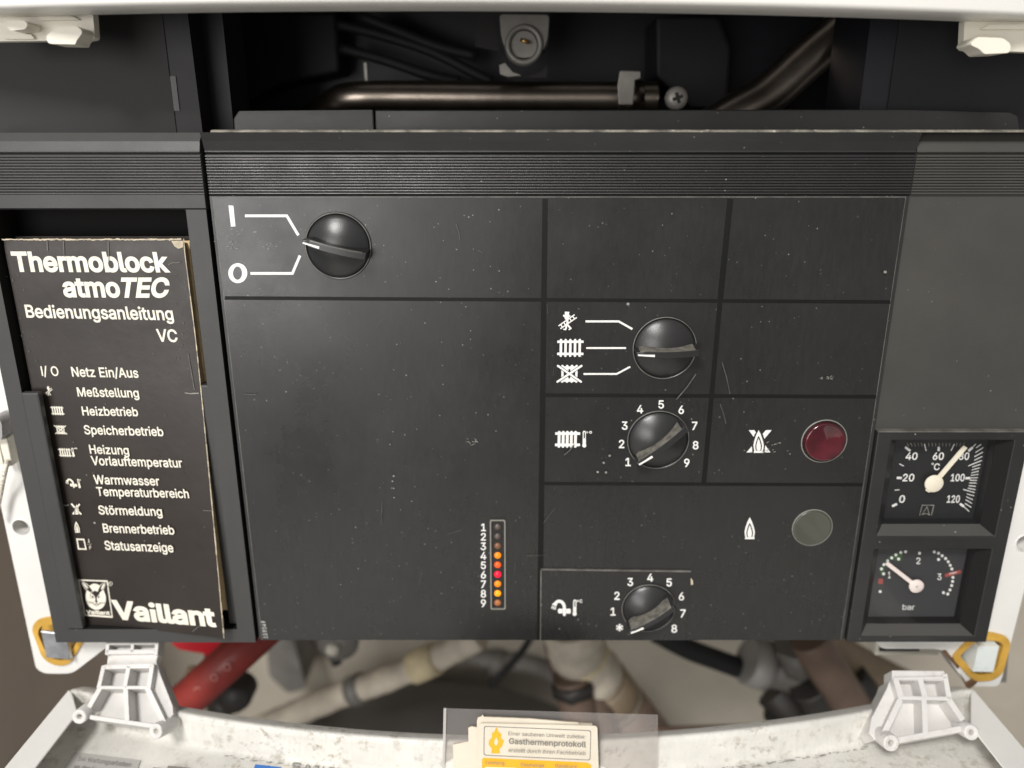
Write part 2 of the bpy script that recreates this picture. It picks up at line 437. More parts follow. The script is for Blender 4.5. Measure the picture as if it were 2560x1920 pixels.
# ------------------------------------------------------------------ lettering: own outlines, printed flat on a surface
GLYPHS = {}
for line in """A 480|16 0 201 509 276 509 463 0 395 0 287 302 264 372 232 478 245 478 213 371 191 302 85 0|110 142 110 199 370 199 370 142
B 456|60 0 60 509 241 509 290 504 329 491 359 470 381 442 394 410 398 374 395 344 387 320 373 301 356 286 337 275 315 267 315 262 339 257 363 245 385 227 402 203 414 173 418 136 414 100 400 67 377 39 344 18 301 4 247 0|125 57 245 57 281 60 309 67 330 80 344 96 352 115 355 137 352 162 342 184 327 203 306 218 280 228 248 231 125 231|125 285 238 285 264 288 288 296 308 309 323 326 333 348 336 372 330 404 313 429 294 442 270 449 240 452 125 452
D 502|219 0 96 0 96 57 215 57 254 60 288 68 318 81 343 99 363 122 379 149 394 198 399 255 394 312 379 361 364 388 344 410 320 428 291 441 258 449 221 452 93 452 93 509 225 509 272 506 315 495 353 478 385 455 412 426 433 391 449 351 459 305 462 255 459 205 449 159 433 119 411 84 384 54 351 31 312 14 268 3|125 509 125 0 60 0 60 509
E 419|60 0 60 509 372 509 372 452 125 452 125 286 355 286 355 229 125 229 125 57 375 57 375 0
G 520|269 -7 225 -3 185 7 149 25 117 49 91 80 69 116 53 157 43 203 40 254 43 305 53 352 69 393 91 429 117 459 149 484 184 502 223 512 265 516 304 513 340 504 374 489 403 469 429 445 449 416 464 384 474 349 408 349 399 372 387 393 373 411 356 427 337 439 315 448 291 454 265 456 222 450 183 432 150 404 125 364 109 314 103 254 109 195 125 145 151 105 184 76 224 59 269 53 309 58 345 71 374 93 396 123 410 160 415 202 434 199 283 199 283 256 478 256 478 200 475 160 466 124 451 91 431 62 406 38 377 19 344 5 308 -4
F 410|60 0 60 509 369 509 369 452 125 452 125 278 346 278 346 221 125 221 125 0
H 517|60 0 60 509 125 509 125 289 392 289 392 509 457 509 457 0 392 0 392 232 125 232 125 0
I 300|31 0 31 57 118 57 118 452 31 452 31 509 269 509 269 452 183 452 183 57 269 57 269 0
L 393|60 0 60 509 125 509 125 57 361 57 361 0
M 628|60 0 60 509 152 509 277 187 287 159 299 123 311 84 322 49 307 49 318 83 330 121 342 158 352 187 476 509 568 509 568 0 504 0 504 291 504 327 505 369 506 413 507 457 513 457 498 409 482 363 467 322 456 291 342 0 286 0 170 291 159 321 145 361 129 408 112 457 119 457 120 416 121 372 122 328 122 291 122 0
N 523|60 0 60 509 136 509 343 183 363 151 388 107 414 55 405 54 401 108 399 157 399 195 399 509 463 509 463 0 387 0 202 290 177 331 148 381 108 452 119 454 122 384 124 328 125 291 125 0
O 533|267 -7 225 -3 186 7 150 25 119 49 92 79 70 115 53 157 43 203 40 254 43 305 53 352 70 393 92 429 119 459 150 484 186 502 225 512 267 516 309 512 348 502 384 484 415 459 442 429 464 393 480 352 490 305 493 254 490 203 480 157 464 115 442 79 415 49 384 25 348 7 309 -3|267 53 310 59 349 76 372 94 392 116 408 144 425 194 430 254 425 315 408 365 392 392 372 415 349 433 310 450 267 456 223 450 184 433 151 404 125 364 109 314 103 254 109 194 125 144 151 105 184 76 223 59
S 447|224 -9 172 -4 128 9 91 31 64 60 46 96 38 137 104 137 110 110 123 88 142 71 166 59 194 51 224 49 257 52 286 60 310 74 329 92 342 114 346 139 342 161 332 179 316 193 296 205 245 222 184 239 128 261 86 289 67 313 56 341 52 372 58 413 75 448 102 476 138 498 180 512 227 516 274 512 316 498 351 476 377 449 394 415 401 378 337 378 332 401 320 421 302 437 267 453 225 459 194 456 167 448 145 435 129 418 119 398 115 376 119 352 131 334 148 319 169 308 212 293 264 279 312 264 336 252 359 238 378 220 395 198 405 171 408 139 403 99 386 64 360 34 323 11 278 -4
T 449|32 452 32 509 417 509 417 452 257 452 257 0 193 0 193 452
U 517|259 -8 203 -2 154 15 114 43 85 80 71 108 63 139 60 173 60 509 124 509 124 178 128 144 141 113 161 88 187 68 220 56 259 52 298 56 331 68 357 88 377 113 389 144 393 178 393 509 457 509 457 173 451 124 433 80 403 43 363 15 315 -2
V 480|204 0 16 509 84 509 192 206 215 137 248 31 235 31 267 138 290 206 395 509 463 509 278 0
W 686|155 0 16 509 82 509 163 196 175 145 187 94 197 40 189 40 200 94 211 145 224 196 306 509 380 509 462 196 474 145 486 94 497 40 488 40 499 94 510 145 523 196 603 509 670 509 530 0 455 0 368 323 351 391 336 475 350 475 335 395 318 323 230 0
R 449|60 0 60 509 236 509 289 504 333 489 367 465 390 433 404 395 409 352 404 309 390 271 367 240 333 217 289 203 236 198 96 198 96 255 234 255 269 258 298 267 319 281 334 300 342 324 345 352 342 380 334 405 319 425 298 440 269 449 233 452 125 452 125 0|353 0 230 229 303 229 428 0
P 445|60 0 60 509 235 509 272 507 304 499 332 487 366 462 390 430 404 391 409 348 404 304 390 265 366 233 332 207 289 191 235 186 109 186 109 242 233 242 269 246 297 256 318 272 333 294 342 320 344 348 342 376 333 402 318 423 297 439 268 449 232 452 125 452 125 0
C 510|267 -7 225 -3 186 7 150 25 118 49 92 79 70 115 53 157 43 203 40 254 43 305 53 352 70 393 92 429 118 459 150 484 186 502 225 512 267 516 305 513 340 504 373 490 402 471 427 447 448 418 463 385 473 348 408 348 400 373 389 395 375 413 357 428 338 440 315 449 292 454 267 456 223 450 184 432 161 414 141 392 125 364 109 314 103 254 109 195 125 145 151 105 184 76 223 59 267 53 292 55 315 60 338 69 357 81 375 96 389 114 400 136 408 160 473 160 464 124 448 91 428 62 402 38 373 18 341 5 305 -4
Z 438|42 0 42 46 273 385 306 431 341 476 348 454 285 452 223 452 40 452 40 509 397 509 397 462 169 129 134 81 97 33 90 54 152 57 214 57 399 57 399 0
a 389|160 -9 126 -5 94 5 68 22 48 45 34 74 30 108 34 138 43 161 58 179 78 193 100 204 125 211 178 220 234 227 252 230 265 235 273 243 276 255 276 257 274 278 267 297 256 311 240 322 220 329 196 331 171 329 149 322 132 313 118 301 108 288 100 274 41 291 57 322 79 346 104 364 133 375 163 382 194 384 216 383 239 379 263 372 286 360 306 343 322 320 333 290 337 251 337 0 277 0 277 52 272 52 264 38 252 25 236 12 215 1 190 -6|170 45 202 49 228 59 248 74 263 93 272 115 276 138 276 190 270 186 259 182 231 176 200 171 175 168 134 159 117 150 103 139 95 124 92 105 94 87 102 72 114 60 130 52 149 47
b 424|229 -8 198 -5 172 4 153 17 138 31 118 59 112 59 112 0 53 0 53 509 114 509 114 319 118 319 137 346 152 360 171 373 197 382 229 384 274 378 313 361 345 332 370 293 385 245 390 189 385 133 370 84 345 45 313 16 274 -2|220 47 252 52 279 66 300 88 316 117 325 151 328 189 325 227 316 261 301 289 280 311 253 325 220 330 188 326 161 312 140 291 125 263 116 229 113 189 116 149 125 115 140 87 162 65 188 52
c 396|207 -8 159 -2 117 16 82 46 56 85 39 133 34 187 39 243 56 291 82 330 117 360 159 378 207 384 234 382 260 377 284 368 305 356 324 340 340 322 353 301 362 277 303 262 298 276 290 289 281 301 270 311 257 319 242 325 226 329 207 330 173 325 145 310 124 287 108 258 99 224 96 187 99 151 108 117 124 88 145 66 173 51 207 46 226 48 243 52 258 58 271 66 282 76 292 89 304 117 363 102 354 78 341 56 325 37 306 21 285 8 261 -1 235 -6
d 424|195 -8 151 -2 111 16 79 45 55 84 39 133 34 189 39 245 55 293 80 332 112 361 151 378 196 384 228 382 253 373 273 360 287 346 298 332 306 319 311 319 311 509 372 509 372 0 313 0 313 59 307 59 287 31 272 17 252 4 227 -5|205 47 236 52 263 65 284 87 299 115 309 149 312 189 309 229 300 263 284 291 263 312 237 326 205 330 172 325 145 311 124 289 108 261 99 227 96 189 99 151 109 117 124 88 145 66 172 52
e 404|212 -8 177 -5 145 3 117 16 82 46 56 85 39 132 34 187 39 242 55 290 71 317 91 340 115 359 142 373 172 381 205 384 236 382 266 374 294 360 319 341 341 315 357 282 367 242 371 194 371 169 75 169 75 221 338 221 310 202 307 237 298 269 283 294 263 314 237 326 205 330 173 326 146 313 125 294 109 270 99 241 96 211 96 178 100 139 110 106 128 80 151 61 179 50 212 46 234 48 254 53 271 61 285 73 297 88 306 105 365 91 353 63 335 39 311 19 283 4 249 -5
f 254|228 379 228 327 6 327 6 379|81 0 81 432 85 461 96 486 113 505 135 519 161 527 187 530 222 527 243 521 227 468 215 472 195 474 171 470 154 460 145 443 142 419 142 0
g 425|207 -151 168 -148 134 -140 105 -127 82 -110 64 -91 51 -69 101 -41 122 -66 136 -78 154 -88 178 -95 207 -97 236 -95 261 -87 282 -75 298 -57 308 -34 311 -6 311 68 306 68 287 41 272 28 252 16 227 8 195 5 151 10 113 27 80 53 55 90 39 136 34 191 39 246 55 293 80 332 112 361 152 378 196 384 228 382 253 373 273 360 288 346 308 319 313 319 313 379 372 379 372 -9 367 -54 350 -90 324 -117 291 -136 251 -147|205 59 237 63 264 75 285 95 300 121 309 154 312 193 309 231 300 264 285 291 264 312 237 326 205 330 172 326 145 312 124 290 109 262 99 230 96 193 99 155 109 123 124 96 145 76 172 63
h 410|114 227 114 0 53 0 53 509 114 509 114 287 102 287 116 319 132 344 152 362 187 379 227 384 264 380 295 369 321 349 341 321 353 285 357 240 357 0 296 0 296 235 293 263 286 286 273 304 256 318 235 326 210 329 184 326 161 317 141 303 126 283 117 257
i 167|53 0 53 379 114 379 114 0|84 443 68 446 54 455 44 468 41 483 44 499 54 512 68 521 84 524 100 521 114 512 123 499 126 483 123 468 114 455 100 446
k 381|110 137 110 212 121 212 284 379 360 379 184 199 177 199|53 0 53 509 114 509 114 0|294 0 148 186 191 229 372 0
l 189|139 -2 112 0 91 8 74 20 58 48 53 84 53 509 114 509 114 99 116 76 120 62 130 54 146 52 160 53 170 54 181 3 162 -1
m 610|53 0 53 379 112 379 112 295 108 295 118 323 132 346 151 363 172 376 195 384 219 386 245 383 268 375 287 361 309 332 321 295 312 295 322 320 337 343 357 361 381 375 408 383 437 386 468 382 497 372 522 354 541 328 553 296 557 255 557 0 496 0 496 254 493 279 486 298 473 313 448 326 419 330 395 328 374 320 358 307 345 290 338 270 335 247 335 0 274 0 274 260 269 288 253 311 229 325 199 330 178 328 158 320 140 307 126 289 117 266 114 238 114 0
n 410|114 227 114 0 53 0 53 379 112 379 112 287 102 287 116 319 132 344 152 362 187 379 227 384 264 380 295 369 321 349 341 321 353 285 357 240 357 0 296 0 296 235 293 263 286 286 273 304 256 318 235 326 210 329 184 326 161 317 141 303 126 283 117 257
o 415|207 -8 159 -2 117 16 82 46 56 85 39 133 34 187 39 243 56 291 82 330 117 360 159 378 207 384 256 378 299 360 323 341 343 318 359 291 376 243 381 187 376 133 359 85 334 46 299 16 256 -2|207 46 242 51 270 66 292 88 307 117 316 151 319 187 316 224 307 258 292 287 270 310 242 325 207 330 173 325 145 310 124 287 108 258 99 224 96 187 99 151 108 117 124 88 145 66 173 51
p 424|53 -143 53 379 112 379 112 319 118 319 137 346 152 360 171 373 197 382 229 384 274 378 313 361 345 332 370 293 385 245 390 189 385 133 370 84 345 45 313 16 274 -2 229 -8 198 -5 173 4 153 17 138 31 118 59 114 59 114 -143|220 47 252 52 279 66 300 88 316 117 325 151 328 189 325 227 316 261 301 289 280 311 253 325 220 330 188 326 161 312 140 291 125 263 116 229 113 189 116 149 125 115 140 87 162 65 188 52
r 259|53 0 53 379 112 379 112 321 115 321 130 347 152 367 181 380 213 385 229 384 243 384 243 322 230 324 207 326 182 323 159 315 140 301 126 284 117 262 114 237 114 0
s 365|182 -8 145 -5 112 3 84 18 62 38 46 63 36 94 94 107 105 79 124 60 150 49 181 45 217 49 244 62 262 81 268 103 264 121 254 136 237 147 212 155 149 170 104 186 72 208 58 227 50 249 47 274 52 305 65 332 87 354 115 370 149 381 187 384 223 381 254 372 279 358 299 339 314 316 324 290 268 277 258 298 243 316 220 329 187 333 156 329 131 317 114 299 109 277 113 258 124 243 144 232 172 223 229 209 275 193 306 171 320 153 328 131 331 107 326 75 312 47 290 24 260 6 223 -4
t 227|204 379 204 327 6 327 6 379|65 471 126 471 126 98 128 76 136 61 150 53 170 50 185 51 202 54 213 2 192 -3 168 -4 138 -1 113 7 92 21 77 40 68 64 65 93
u 410|182 -5 146 -1 115 11 89 30 69 59 57 95 53 139 53 379 114 379 114 144 116 116 124 93 137 75 154 61 175 53 200 50 226 53 249 62 269 76 283 97 293 122 296 153 296 379 357 379 357 0 298 0 298 92 307 92 294 60 277 35 257 17 222 0
v 389|163 0 17 379 84 379 165 155 187 87 206 21 184 21 203 87 224 155 305 379 371 379 226 0
w 567|138 0 23 379 87 379 133 214 154 137 175 41 165 41 186 135 206 214 252 379 316 379 362 214 382 136 402 41 391 41 413 135 434 214 480 379 545 379 429 0 368 0 319 172 305 225 291 280 277 338 291 338 277 280 263 225 248 172 199 0
x 379|21 0 171 218 171 171 29 379 100 379 147 306 179 253 207 206 175 206 202 253 233 306 282 379 352 379 209 169 209 214 358 0 287 0 231 85 200 136 173 182 205 182 178 136 148 85 91 0
y 389|47 -139 61 -86 71 -87 88 -90 104 -89 118 -84 130 -74 141 -58 151 -36 163 -1 17 379 84 379 165 155 187 87 206 21 184 21 202 87 224 155 305 379 371 379 204 -58 191 -85 177 -107 159 -124 139 -136 116 -143 91 -145 65 -143
z 380|42 0 42 46 254 320 254 323 48 323 48 379 333 379 333 331 126 60 126 56 339 56 339 0
ö 415|207 -8 159 -2 117 16 82 46 56 85 39 133 34 187 39 243 56 291 82 330 117 360 159 378 207 384 256 378 299 360 323 341 343 318 359 291 376 243 381 187 376 133 359 85 334 46 299 16 256 -2|207 46 242 51 270 66 292 88 307 117 316 151 319 187 316 224 307 258 292 287 270 310 242 325 207 330 173 325 145 310 124 287 108 258 99 224 96 187 99 151 108 117 124 88 145 66 173 51|279 443 264 446 251 455 242 468 239 483 242 499 251 512 264 520 279 523 295 520 308 512 317 499 320 483 317 468 308 455 295 446|136 443 120 446 107 455 98 468 95 483 98 499 107 512 120 520 136 523 151 520 164 512 173 499 176 483 173 468 164 455 151 446
ß 441|122 362 122 0 60 0 60 362 64 409 77 447 99 477 127 499 160 512 197 516 229 512 260 503 289 486 312 463 327 432 332 393 330 370 325 351 309 322 292 299 287 286 285 272 288 255 297 241 310 228 327 215 362 188 378 172 391 152 400 129 403 100 399 69 386 42 366 21 340 6 307 -4 269 -7 237 -5 207 1 182 10 164 20 187 74 217 58 238 52 265 50 297 54 321 64 337 81 342 104 339 123 330 139 316 153 300 167 264 194 248 209 235 227 226 247 223 272 225 291 230 306 247 329 257 341 264 353 270 369 272 388 269 410 262 428 250 442 226 455 197 459 174 456 156 448 141 435 127 405
0 453|227 -7 191 -4 159 7 130 24 105 48 85 77 69 113 53 178 48 254 53 330 69 395 85 431 106 461 130 484 159 502 191 512 227 516 262 512 294 502 323 484 348 461 368 431 384 395 400 330 405 254 400 178 384 113 368 77 348 48 323 24 295 7 263 -4|227 50 262 56 290 74 313 103 330 144 340 194 344 254 340 314 330 365 313 405 290 435 272 449 251 457 227 460 203 457 182 449 163 435 140 405 123 365 113 314 109 254 113 194 123 144 140 103 163 74 182 61 203 53
1 453|76 0 76 55 391 55 391 0|276 509 276 0 212 0 212 448 209 448 86 358 86 427 198 509
2 453|64 0 64 47 234 229 282 282 299 305 311 327 318 349 320 371 317 397 308 419 293 436 273 449 250 457 224 460 196 457 172 447 153 433 139 413 130 390 127 362 66 362 71 405 86 442 111 473 143 496 181 511 225 516 268 511 306 497 337 474 361 445 376 411 381 372 379 345 371 318 357 290 336 259 306 223 267 180 153 60 153 57 389 57 389 0
3 453|218 -7 173 -3 133 10 98 30 70 57 52 92 44 132 109 132 115 107 126 87 143 71 165 59 190 52 219 50 248 52 275 61 298 74 315 93 325 116 329 145 326 172 316 196 299 217 275 234 242 244 201 248 157 248 157 299 288 448 288 452 70 452 70 509 372 509 372 461 211 278 211 289 247 290 279 286 308 276 344 253 371 222 388 185 393 145 387 103 370 66 344 35 309 12 266 -2
4 453|40 105 40 158 247 509 311 509 109 166 109 163 413 163 413 105|282 0 282 121 282 146 282 318 343 318 343 0
5 453|221 -7 178 -2 140 11 108 32 83 60 67 93 60 130 122 130 127 108 138 89 154 73 173 60 196 52 221 50 250 54 276 64 298 81 314 104 324 132 328 162 324 193 314 221 297 244 275 262 248 273 218 277 192 275 167 268 145 258 128 246 67 253 96 509 366 509 366 452 151 452 134 301 136 301 155 314 178 325 203 332 229 334 263 330 294 321 321 306 345 285 364 260 379 231 388 198 391 163 386 116 369 76 343 41 309 15 268 -1
6 453|226 -7 182 -2 142 15 109 40 84 74 69 115 64 162 68 199 80 239 102 285 137 340 252 509 322 509 151 261 145 261 154 275 165 288 179 299 196 307 214 312 235 314 278 309 316 295 347 271 370 240 384 202 389 157 384 112 368 73 343 39 310 14 271 -2|226 48 254 52 279 63 299 79 314 101 324 128 327 157 324 187 314 213 299 235 279 251 254 262 226 265 198 262 174 252 154 236 138 214 128 188 125 158 128 128 138 102 154 80 174 63 198 52
7 453|97 0 323 448 323 452 62 452 62 509 391 509 391 449 165 0
8 453|226 -7 178 -2 136 11 100 33 74 62 57 96 52 135 55 166 65 195 81 220 101 241 125 256 153 265 153 267 130 276 110 289 93 308 76 342 70 380 75 417 90 450 114 477 146 498 183 512 226 516 269 512 306 498 337 477 361 450 377 417 382 380 376 342 359 308 343 289 323 276 300 267 300 265 327 256 351 241 371 220 387 195 397 166 401 135 395 96 378 62 352 33 317 11 274 -2|226 49 258 52 285 60 307 74 323 91 333 114 337 139 333 166 322 189 306 208 283 223 256 232 226 235 196 232 169 223 146 208 130 189 119 166 115 139 119 114 129 91 145 74 167 60 195 52|226 290 252 292 274 300 293 313 307 330 316 351 319 376 316 400 308 420 294 437 275 449 252 457 226 460 200 457 177 449 158 437 145 420 136 400 133 376 136 351 145 330 158 313 178 300 200 292
9 453|226 516 271 510 310 494 343 468 368 434 384 394 389 347 385 310 373 270 350 224 315 168 200 0 130 0 301 248 307 248 299 234 287 221 274 210 257 202 238 197 218 195 174 200 137 214 106 237 83 269 69 307 64 352 69 397 85 436 110 469 143 494 182 510|226 460 198 457 174 446 154 430 138 407 128 381 125 352 128 322 138 295 154 273 174 257 198 247 226 243 254 247 279 257 299 273 314 295 324 321 327 350 324 381 314 407 299 430 279 446 254 457
/ 249|235 533 71 -76 14 -76 178 533
° 316|158 283 128 287 101 298 77 316 59 340 47 367 43 397 47 428 59 455 77 479 101 497 128 509 158 513 188 509 216 497 239 479 257 455 269 428 273 397 269 367 257 340 239 316 216 298 188 287|158 334 175 336 190 343 203 353 213 366 220 381 222 397 220 414 213 430 203 443 190 453 175 460 158 462 142 460 126 453 113 443 103 430 97 414 95 397 97 381 103 366 113 353 126 343 142 336
. 188|95 -4 78 -1 63 9 53 24 50 41 53 59 63 73 78 83 95 87 113 83 128 73 138 59 141 41 138 24 128 9 113 -1
: 188|95 -4 78 -1 63 9 53 24 50 41 53 59 63 73 78 83 95 87 113 83 128 73 138 59 141 41 138 24 128 9 113 -1|95 271 78 274 63 284 53 299 50 316 53 334 63 349 78 358 95 362 113 358 128 349 138 334 141 316 138 299 128 284 113 274""".split('\n'):
    c = line[0]
    head, *cs = line[2:].split('|')
    GLYPHS[c] = (int(head), [[(int(q[i]), int(q[i + 1])) for i in range(0, len(q), 2)] for q in (k.split() for k in cs)])
GLYPHS['I'] = (190, [[(62, 0), (62, 509), (128, 509), (128, 0)]])
GC = {}
def glyph(c, w):
    if (c, w) in GC: return GC[c, w]
    adv, cs = GLYPHS[c]
    out = []
    for p in cs:
        n = len(p)
        if w:
            q = []
            for i in range(n):
                a, b, d = Vector(p[i - 1]), Vector(p[i]), Vector(p[(i + 1) % n])
                e1, e2 = (b - a).normalized(), (d - b).normalized()
                n1, n2 = Vector((-e1.y, e1.x)), Vector((-e2.y, e2.x))
                m = n1 + n2
                if m.length < 0.2: m = n1
                m.normalize()
                k = w / max(0.45, m.dot(n1))
                q.append((b.x + m.x * k, b.y + m.y * k))
            if c == 'i' and max(v[1] for v in p) < 460:      # keep the gap under the dot
                q = [(v[0], min(v[1], max(u[1] for u in p) - w * 0.7)) for v in q]
            p = q
        out.append(p)
    # fill by winding number, so overlapping strokes of a letter merge cleanly
    pts = [Vector(v) for p in out for v in p]
    eds, o = [], 0
    for p in out:
        eds += [(o + k, o + (k + 1) % len(p)) for k in range(len(p))]
        o += len(p)
    vs, _, fs, *_ = delaunay_2d_cdt(pts, eds, [], 0, 0.01)
    keep = []
    for f in fs:
        x = sum(vs[k].x for k in f) / len(f); y = sum(vs[k].y for k in f) / len(f)
        wn = 0
        for p in out:
            for k in range(len(p)):
                (xa, ya), (xb, yb) = p[k - 1], p[k]
                if (ya > y) != (yb > y) and x < (xb - xa) * (y - ya) / (yb - ya) + xa: wn += 1 if yb > ya else -1
        if wn: keep.append(tuple(f))
    groups = [([(v.x, v.y) for v in vs], keep)]
    GC[c, w] = (adv, groups)
    return GC[c, w]

class Ink:
    """flat print: shapes measured on the photo, laid on a surface; every layer lies a hair above the last"""
    def __init__(s, surf, step=0.000012, base=0.00008):
        s.mb, s.surf, s.k, s.step, s.base = MB(), surf, 0, step, base
    def tris(s, pts, tri, m):
        s.k += 1
        o = s.base + s.step * s.k
        s.mb.add([s.surf(p[0], p[1], o) for p in pts], tri, m)
    def poly(s, pts, m='white_ink', T=None):
        if T: pts = [T(*p) for p in pts]
        s.tris(pts, inside([pts]), m)
    def ring(s, outer, inner, m='white_ink'):
        s.tris(outer + inner, inside([outer, inner]), m)
    def stroke(s, pts, w, m='white_ink', T=None, cap=False):
        if T:
            k = math.hypot(T(1, 0)[0] - T(0, 0)[0], T(1, 0)[1] - T(0, 0)[1])
            pts = [T(*p) for p in pts]
            w *= k
        P = [Vector(p) for p in pts]
        L, R = [], []
        for i, p in enumerate(P):
            e1 = (p - P[i - 1]).normalized() if i else (P[1] - p).normalized()
            e2 = (P[i + 1] - p).normalized() if i < len(P) - 1 else e1
            n1, n2 = Vector((-e1.y, e1.x)), Vector((-e2.y, e2.x))
            m_ = (n1 + n2).normalized()
            h = w / 2 / max(0.4, m_.dot(n1))
            L.append(p + m_ * h); R.append(p - m_ * h)
        n = len(P)
        s.tris([tuple(q) for q in L + R], [(i, i + 1, n + i + 1, n + i) for i in range(n - 1)], m)
        if cap:
            for p in (P[0], P[-1]): s.disc(p.x, p.y, w / 2, w / 2, m)
    def ell(s, cx, cy, rx, ry, n=24):
        return [(cx + rx * math.cos(2 * math.pi * k / n), cy + ry * math.sin(2 * math.pi * k / n)) for k in range(n)]
    def disc(s, cx, cy, rx, ry=None, m='white_ink', T=None):
        if T:
            k = math.hypot(T(1, 0)[0] - T(0, 0)[0], T(1, 0)[1] - T(0, 0)[1])
            cx, cy = T(cx, cy)
            rx, ry = rx * k, (ry or rx) * k
        p = s.ell(cx, cy, rx, ry or rx, 20)
        s.tris(p, [tuple(range(20))], m)
    def text(s, t, p0, p1, h, m='white_ink', w=14, slant=0.0, up=None, track=0, T=None):
        """baseline from p0 to p1, capital height h, all in photo pixels"""
        if T: p0, p1 = T(*p0), T(*p1)
        tot = sum(GLYPHS[c][0] if c in GLYPHS else 200 for c in t) + track * (len(t) - 1)
        if up is None:                     # letters stand upright in the world
            a = s.surf(p0[0], p0[1], 0)
            b = proj((a[0], a[1], a[2] + 0.005))
            d = Vector((b[0] - p0[0], b[1] - p0[1])).normalized()
            up = (d.x * h, d.y * h)
        x = 0.0
        dx, dy = p1[0] - p0[0], p1[1] - p0[1]
        sl = math.hypot(dx, dy)
        for c in t:
            if c == ' ':
                x += 200 + track
                continue
            adv, groups = glyph(c, w)
            for pts, tri in groups:
                q = []
                for gx, gy in pts:
                    u = (x + gx) / tot
                    v = gy / 509
                    sh = slant * v * h / sl
                    q.append((p0[0] + dx * (u + sh) + up[0] * v, p0[1] + dy * (u + sh) + up[1] * v))
                s.tris(q, tri, m)
            x += adv + track
    def center(s, t, c, h, m='white_ink', w=14, asp=1.0, slant=0.0):
        """one short word centred on the pixel c"""
        tot = sum(GLYPHS[k][0] for k in t)
        wd = h * tot / 509 * asp
        s.text(t, (c[0] - wd / 2, c[1] + h / 2), (c[0] + wd / 2, c[1] + h / 2), h, m, w, slant, up=(0, -h))
    def build(s, name, parent=None): return s.mb.build(name, parent, weld=False)
def plane(y):
    return lambda px, py, o: U(px, py, y - o)

# ================================================================== SETTING: the room's walls behind the boiler
WY = 0.36
wall = MB()
wall.face([(-0.37, WY, -1.2), (1.6, WY, -1.2), (1.6, WY, 0.9), (-0.37, WY, 0.9)], 'wall')
tag(wall.build('back_wall'), 'beige plastered wall behind the boiler and its pipes', 'wall', kind='structure')
wall = MB()
wall.face([(-0.37, WY, -1.2), (-0.37, 0.03, -1.2), (-0.37, 0.03, 0.9), (-0.37, WY, 0.9)], 'wall_side')
tag(wall.build('side_wall'), 'brown grey side wall at the left of the boiler', 'wall', kind='structure')

# ================================================================== BOILER CASING: dark inner chassis with white side flanges
ZBOT = ZU(1606)
XL, XR = -0.224, 0.2331                    # control panel, left and right ends
casing = thing('boiler_casing', 'boiler chassis with dark interior and white side flanges with amber slots', 'boiler', (0, 0.1, -0.25))
b = MB()
b.box(-0.60, 0.60, 0.158, 0.162, -0.10, 0.42, 'cavity')
b.build('rear_panel', casing)
b = MB(); b.box(-0.60, 0.60, 0.02, 0.158, 0.40, 0.42, 'cavity'); b.build('top_panel', casing)
b = MB(); b.box(-0.60, 0.60, 0.062, 0.158, -0.10, -0.09, 'cavity'); b.build('bottom_panel', casing)
# dark sheet baffles left and right of the burner chamber, each with a folded edge
xa, xb = XU(425, 200, 0.03), XU(508, 200, 0.06)
b = MB()
b.box(-0.60, xa, 0.030, 0.032, -0.05, 0.40, 'baffle')
b.prism([(xa, -0.05), (xa + 0.012, -0.05), (xa + 0.006, 0.40), (xa, 0.40)], 0.0305, 0.07, 'dark_metal')
b.box(xa + 0.0105, xa + 0.020, 0.045, 0.07, -0.05, 0.40, 'dark_metal')
b.build('baffle', casing)
s_ = MB()
q = U(472, 240, 0.0449)
s_.box(q.x - 0.0012, q.x + 0.0012, 0.0300, 0.0308, q.z - 0.007, q.z + 0.007, 'deep')
s_.build('baffle_slot', casing)
xc = XU(2160, 200, 0.035)
b = MB()
b.box(xc + 0.012, 0.60, 0.035, 0.037, -0.05, 0.40, 'dark_metal')
b.box(xc, xc + 0.012, 0.036, 0.075, -0.05, 0.40, 'cavity')
b.build('baffle', casing)

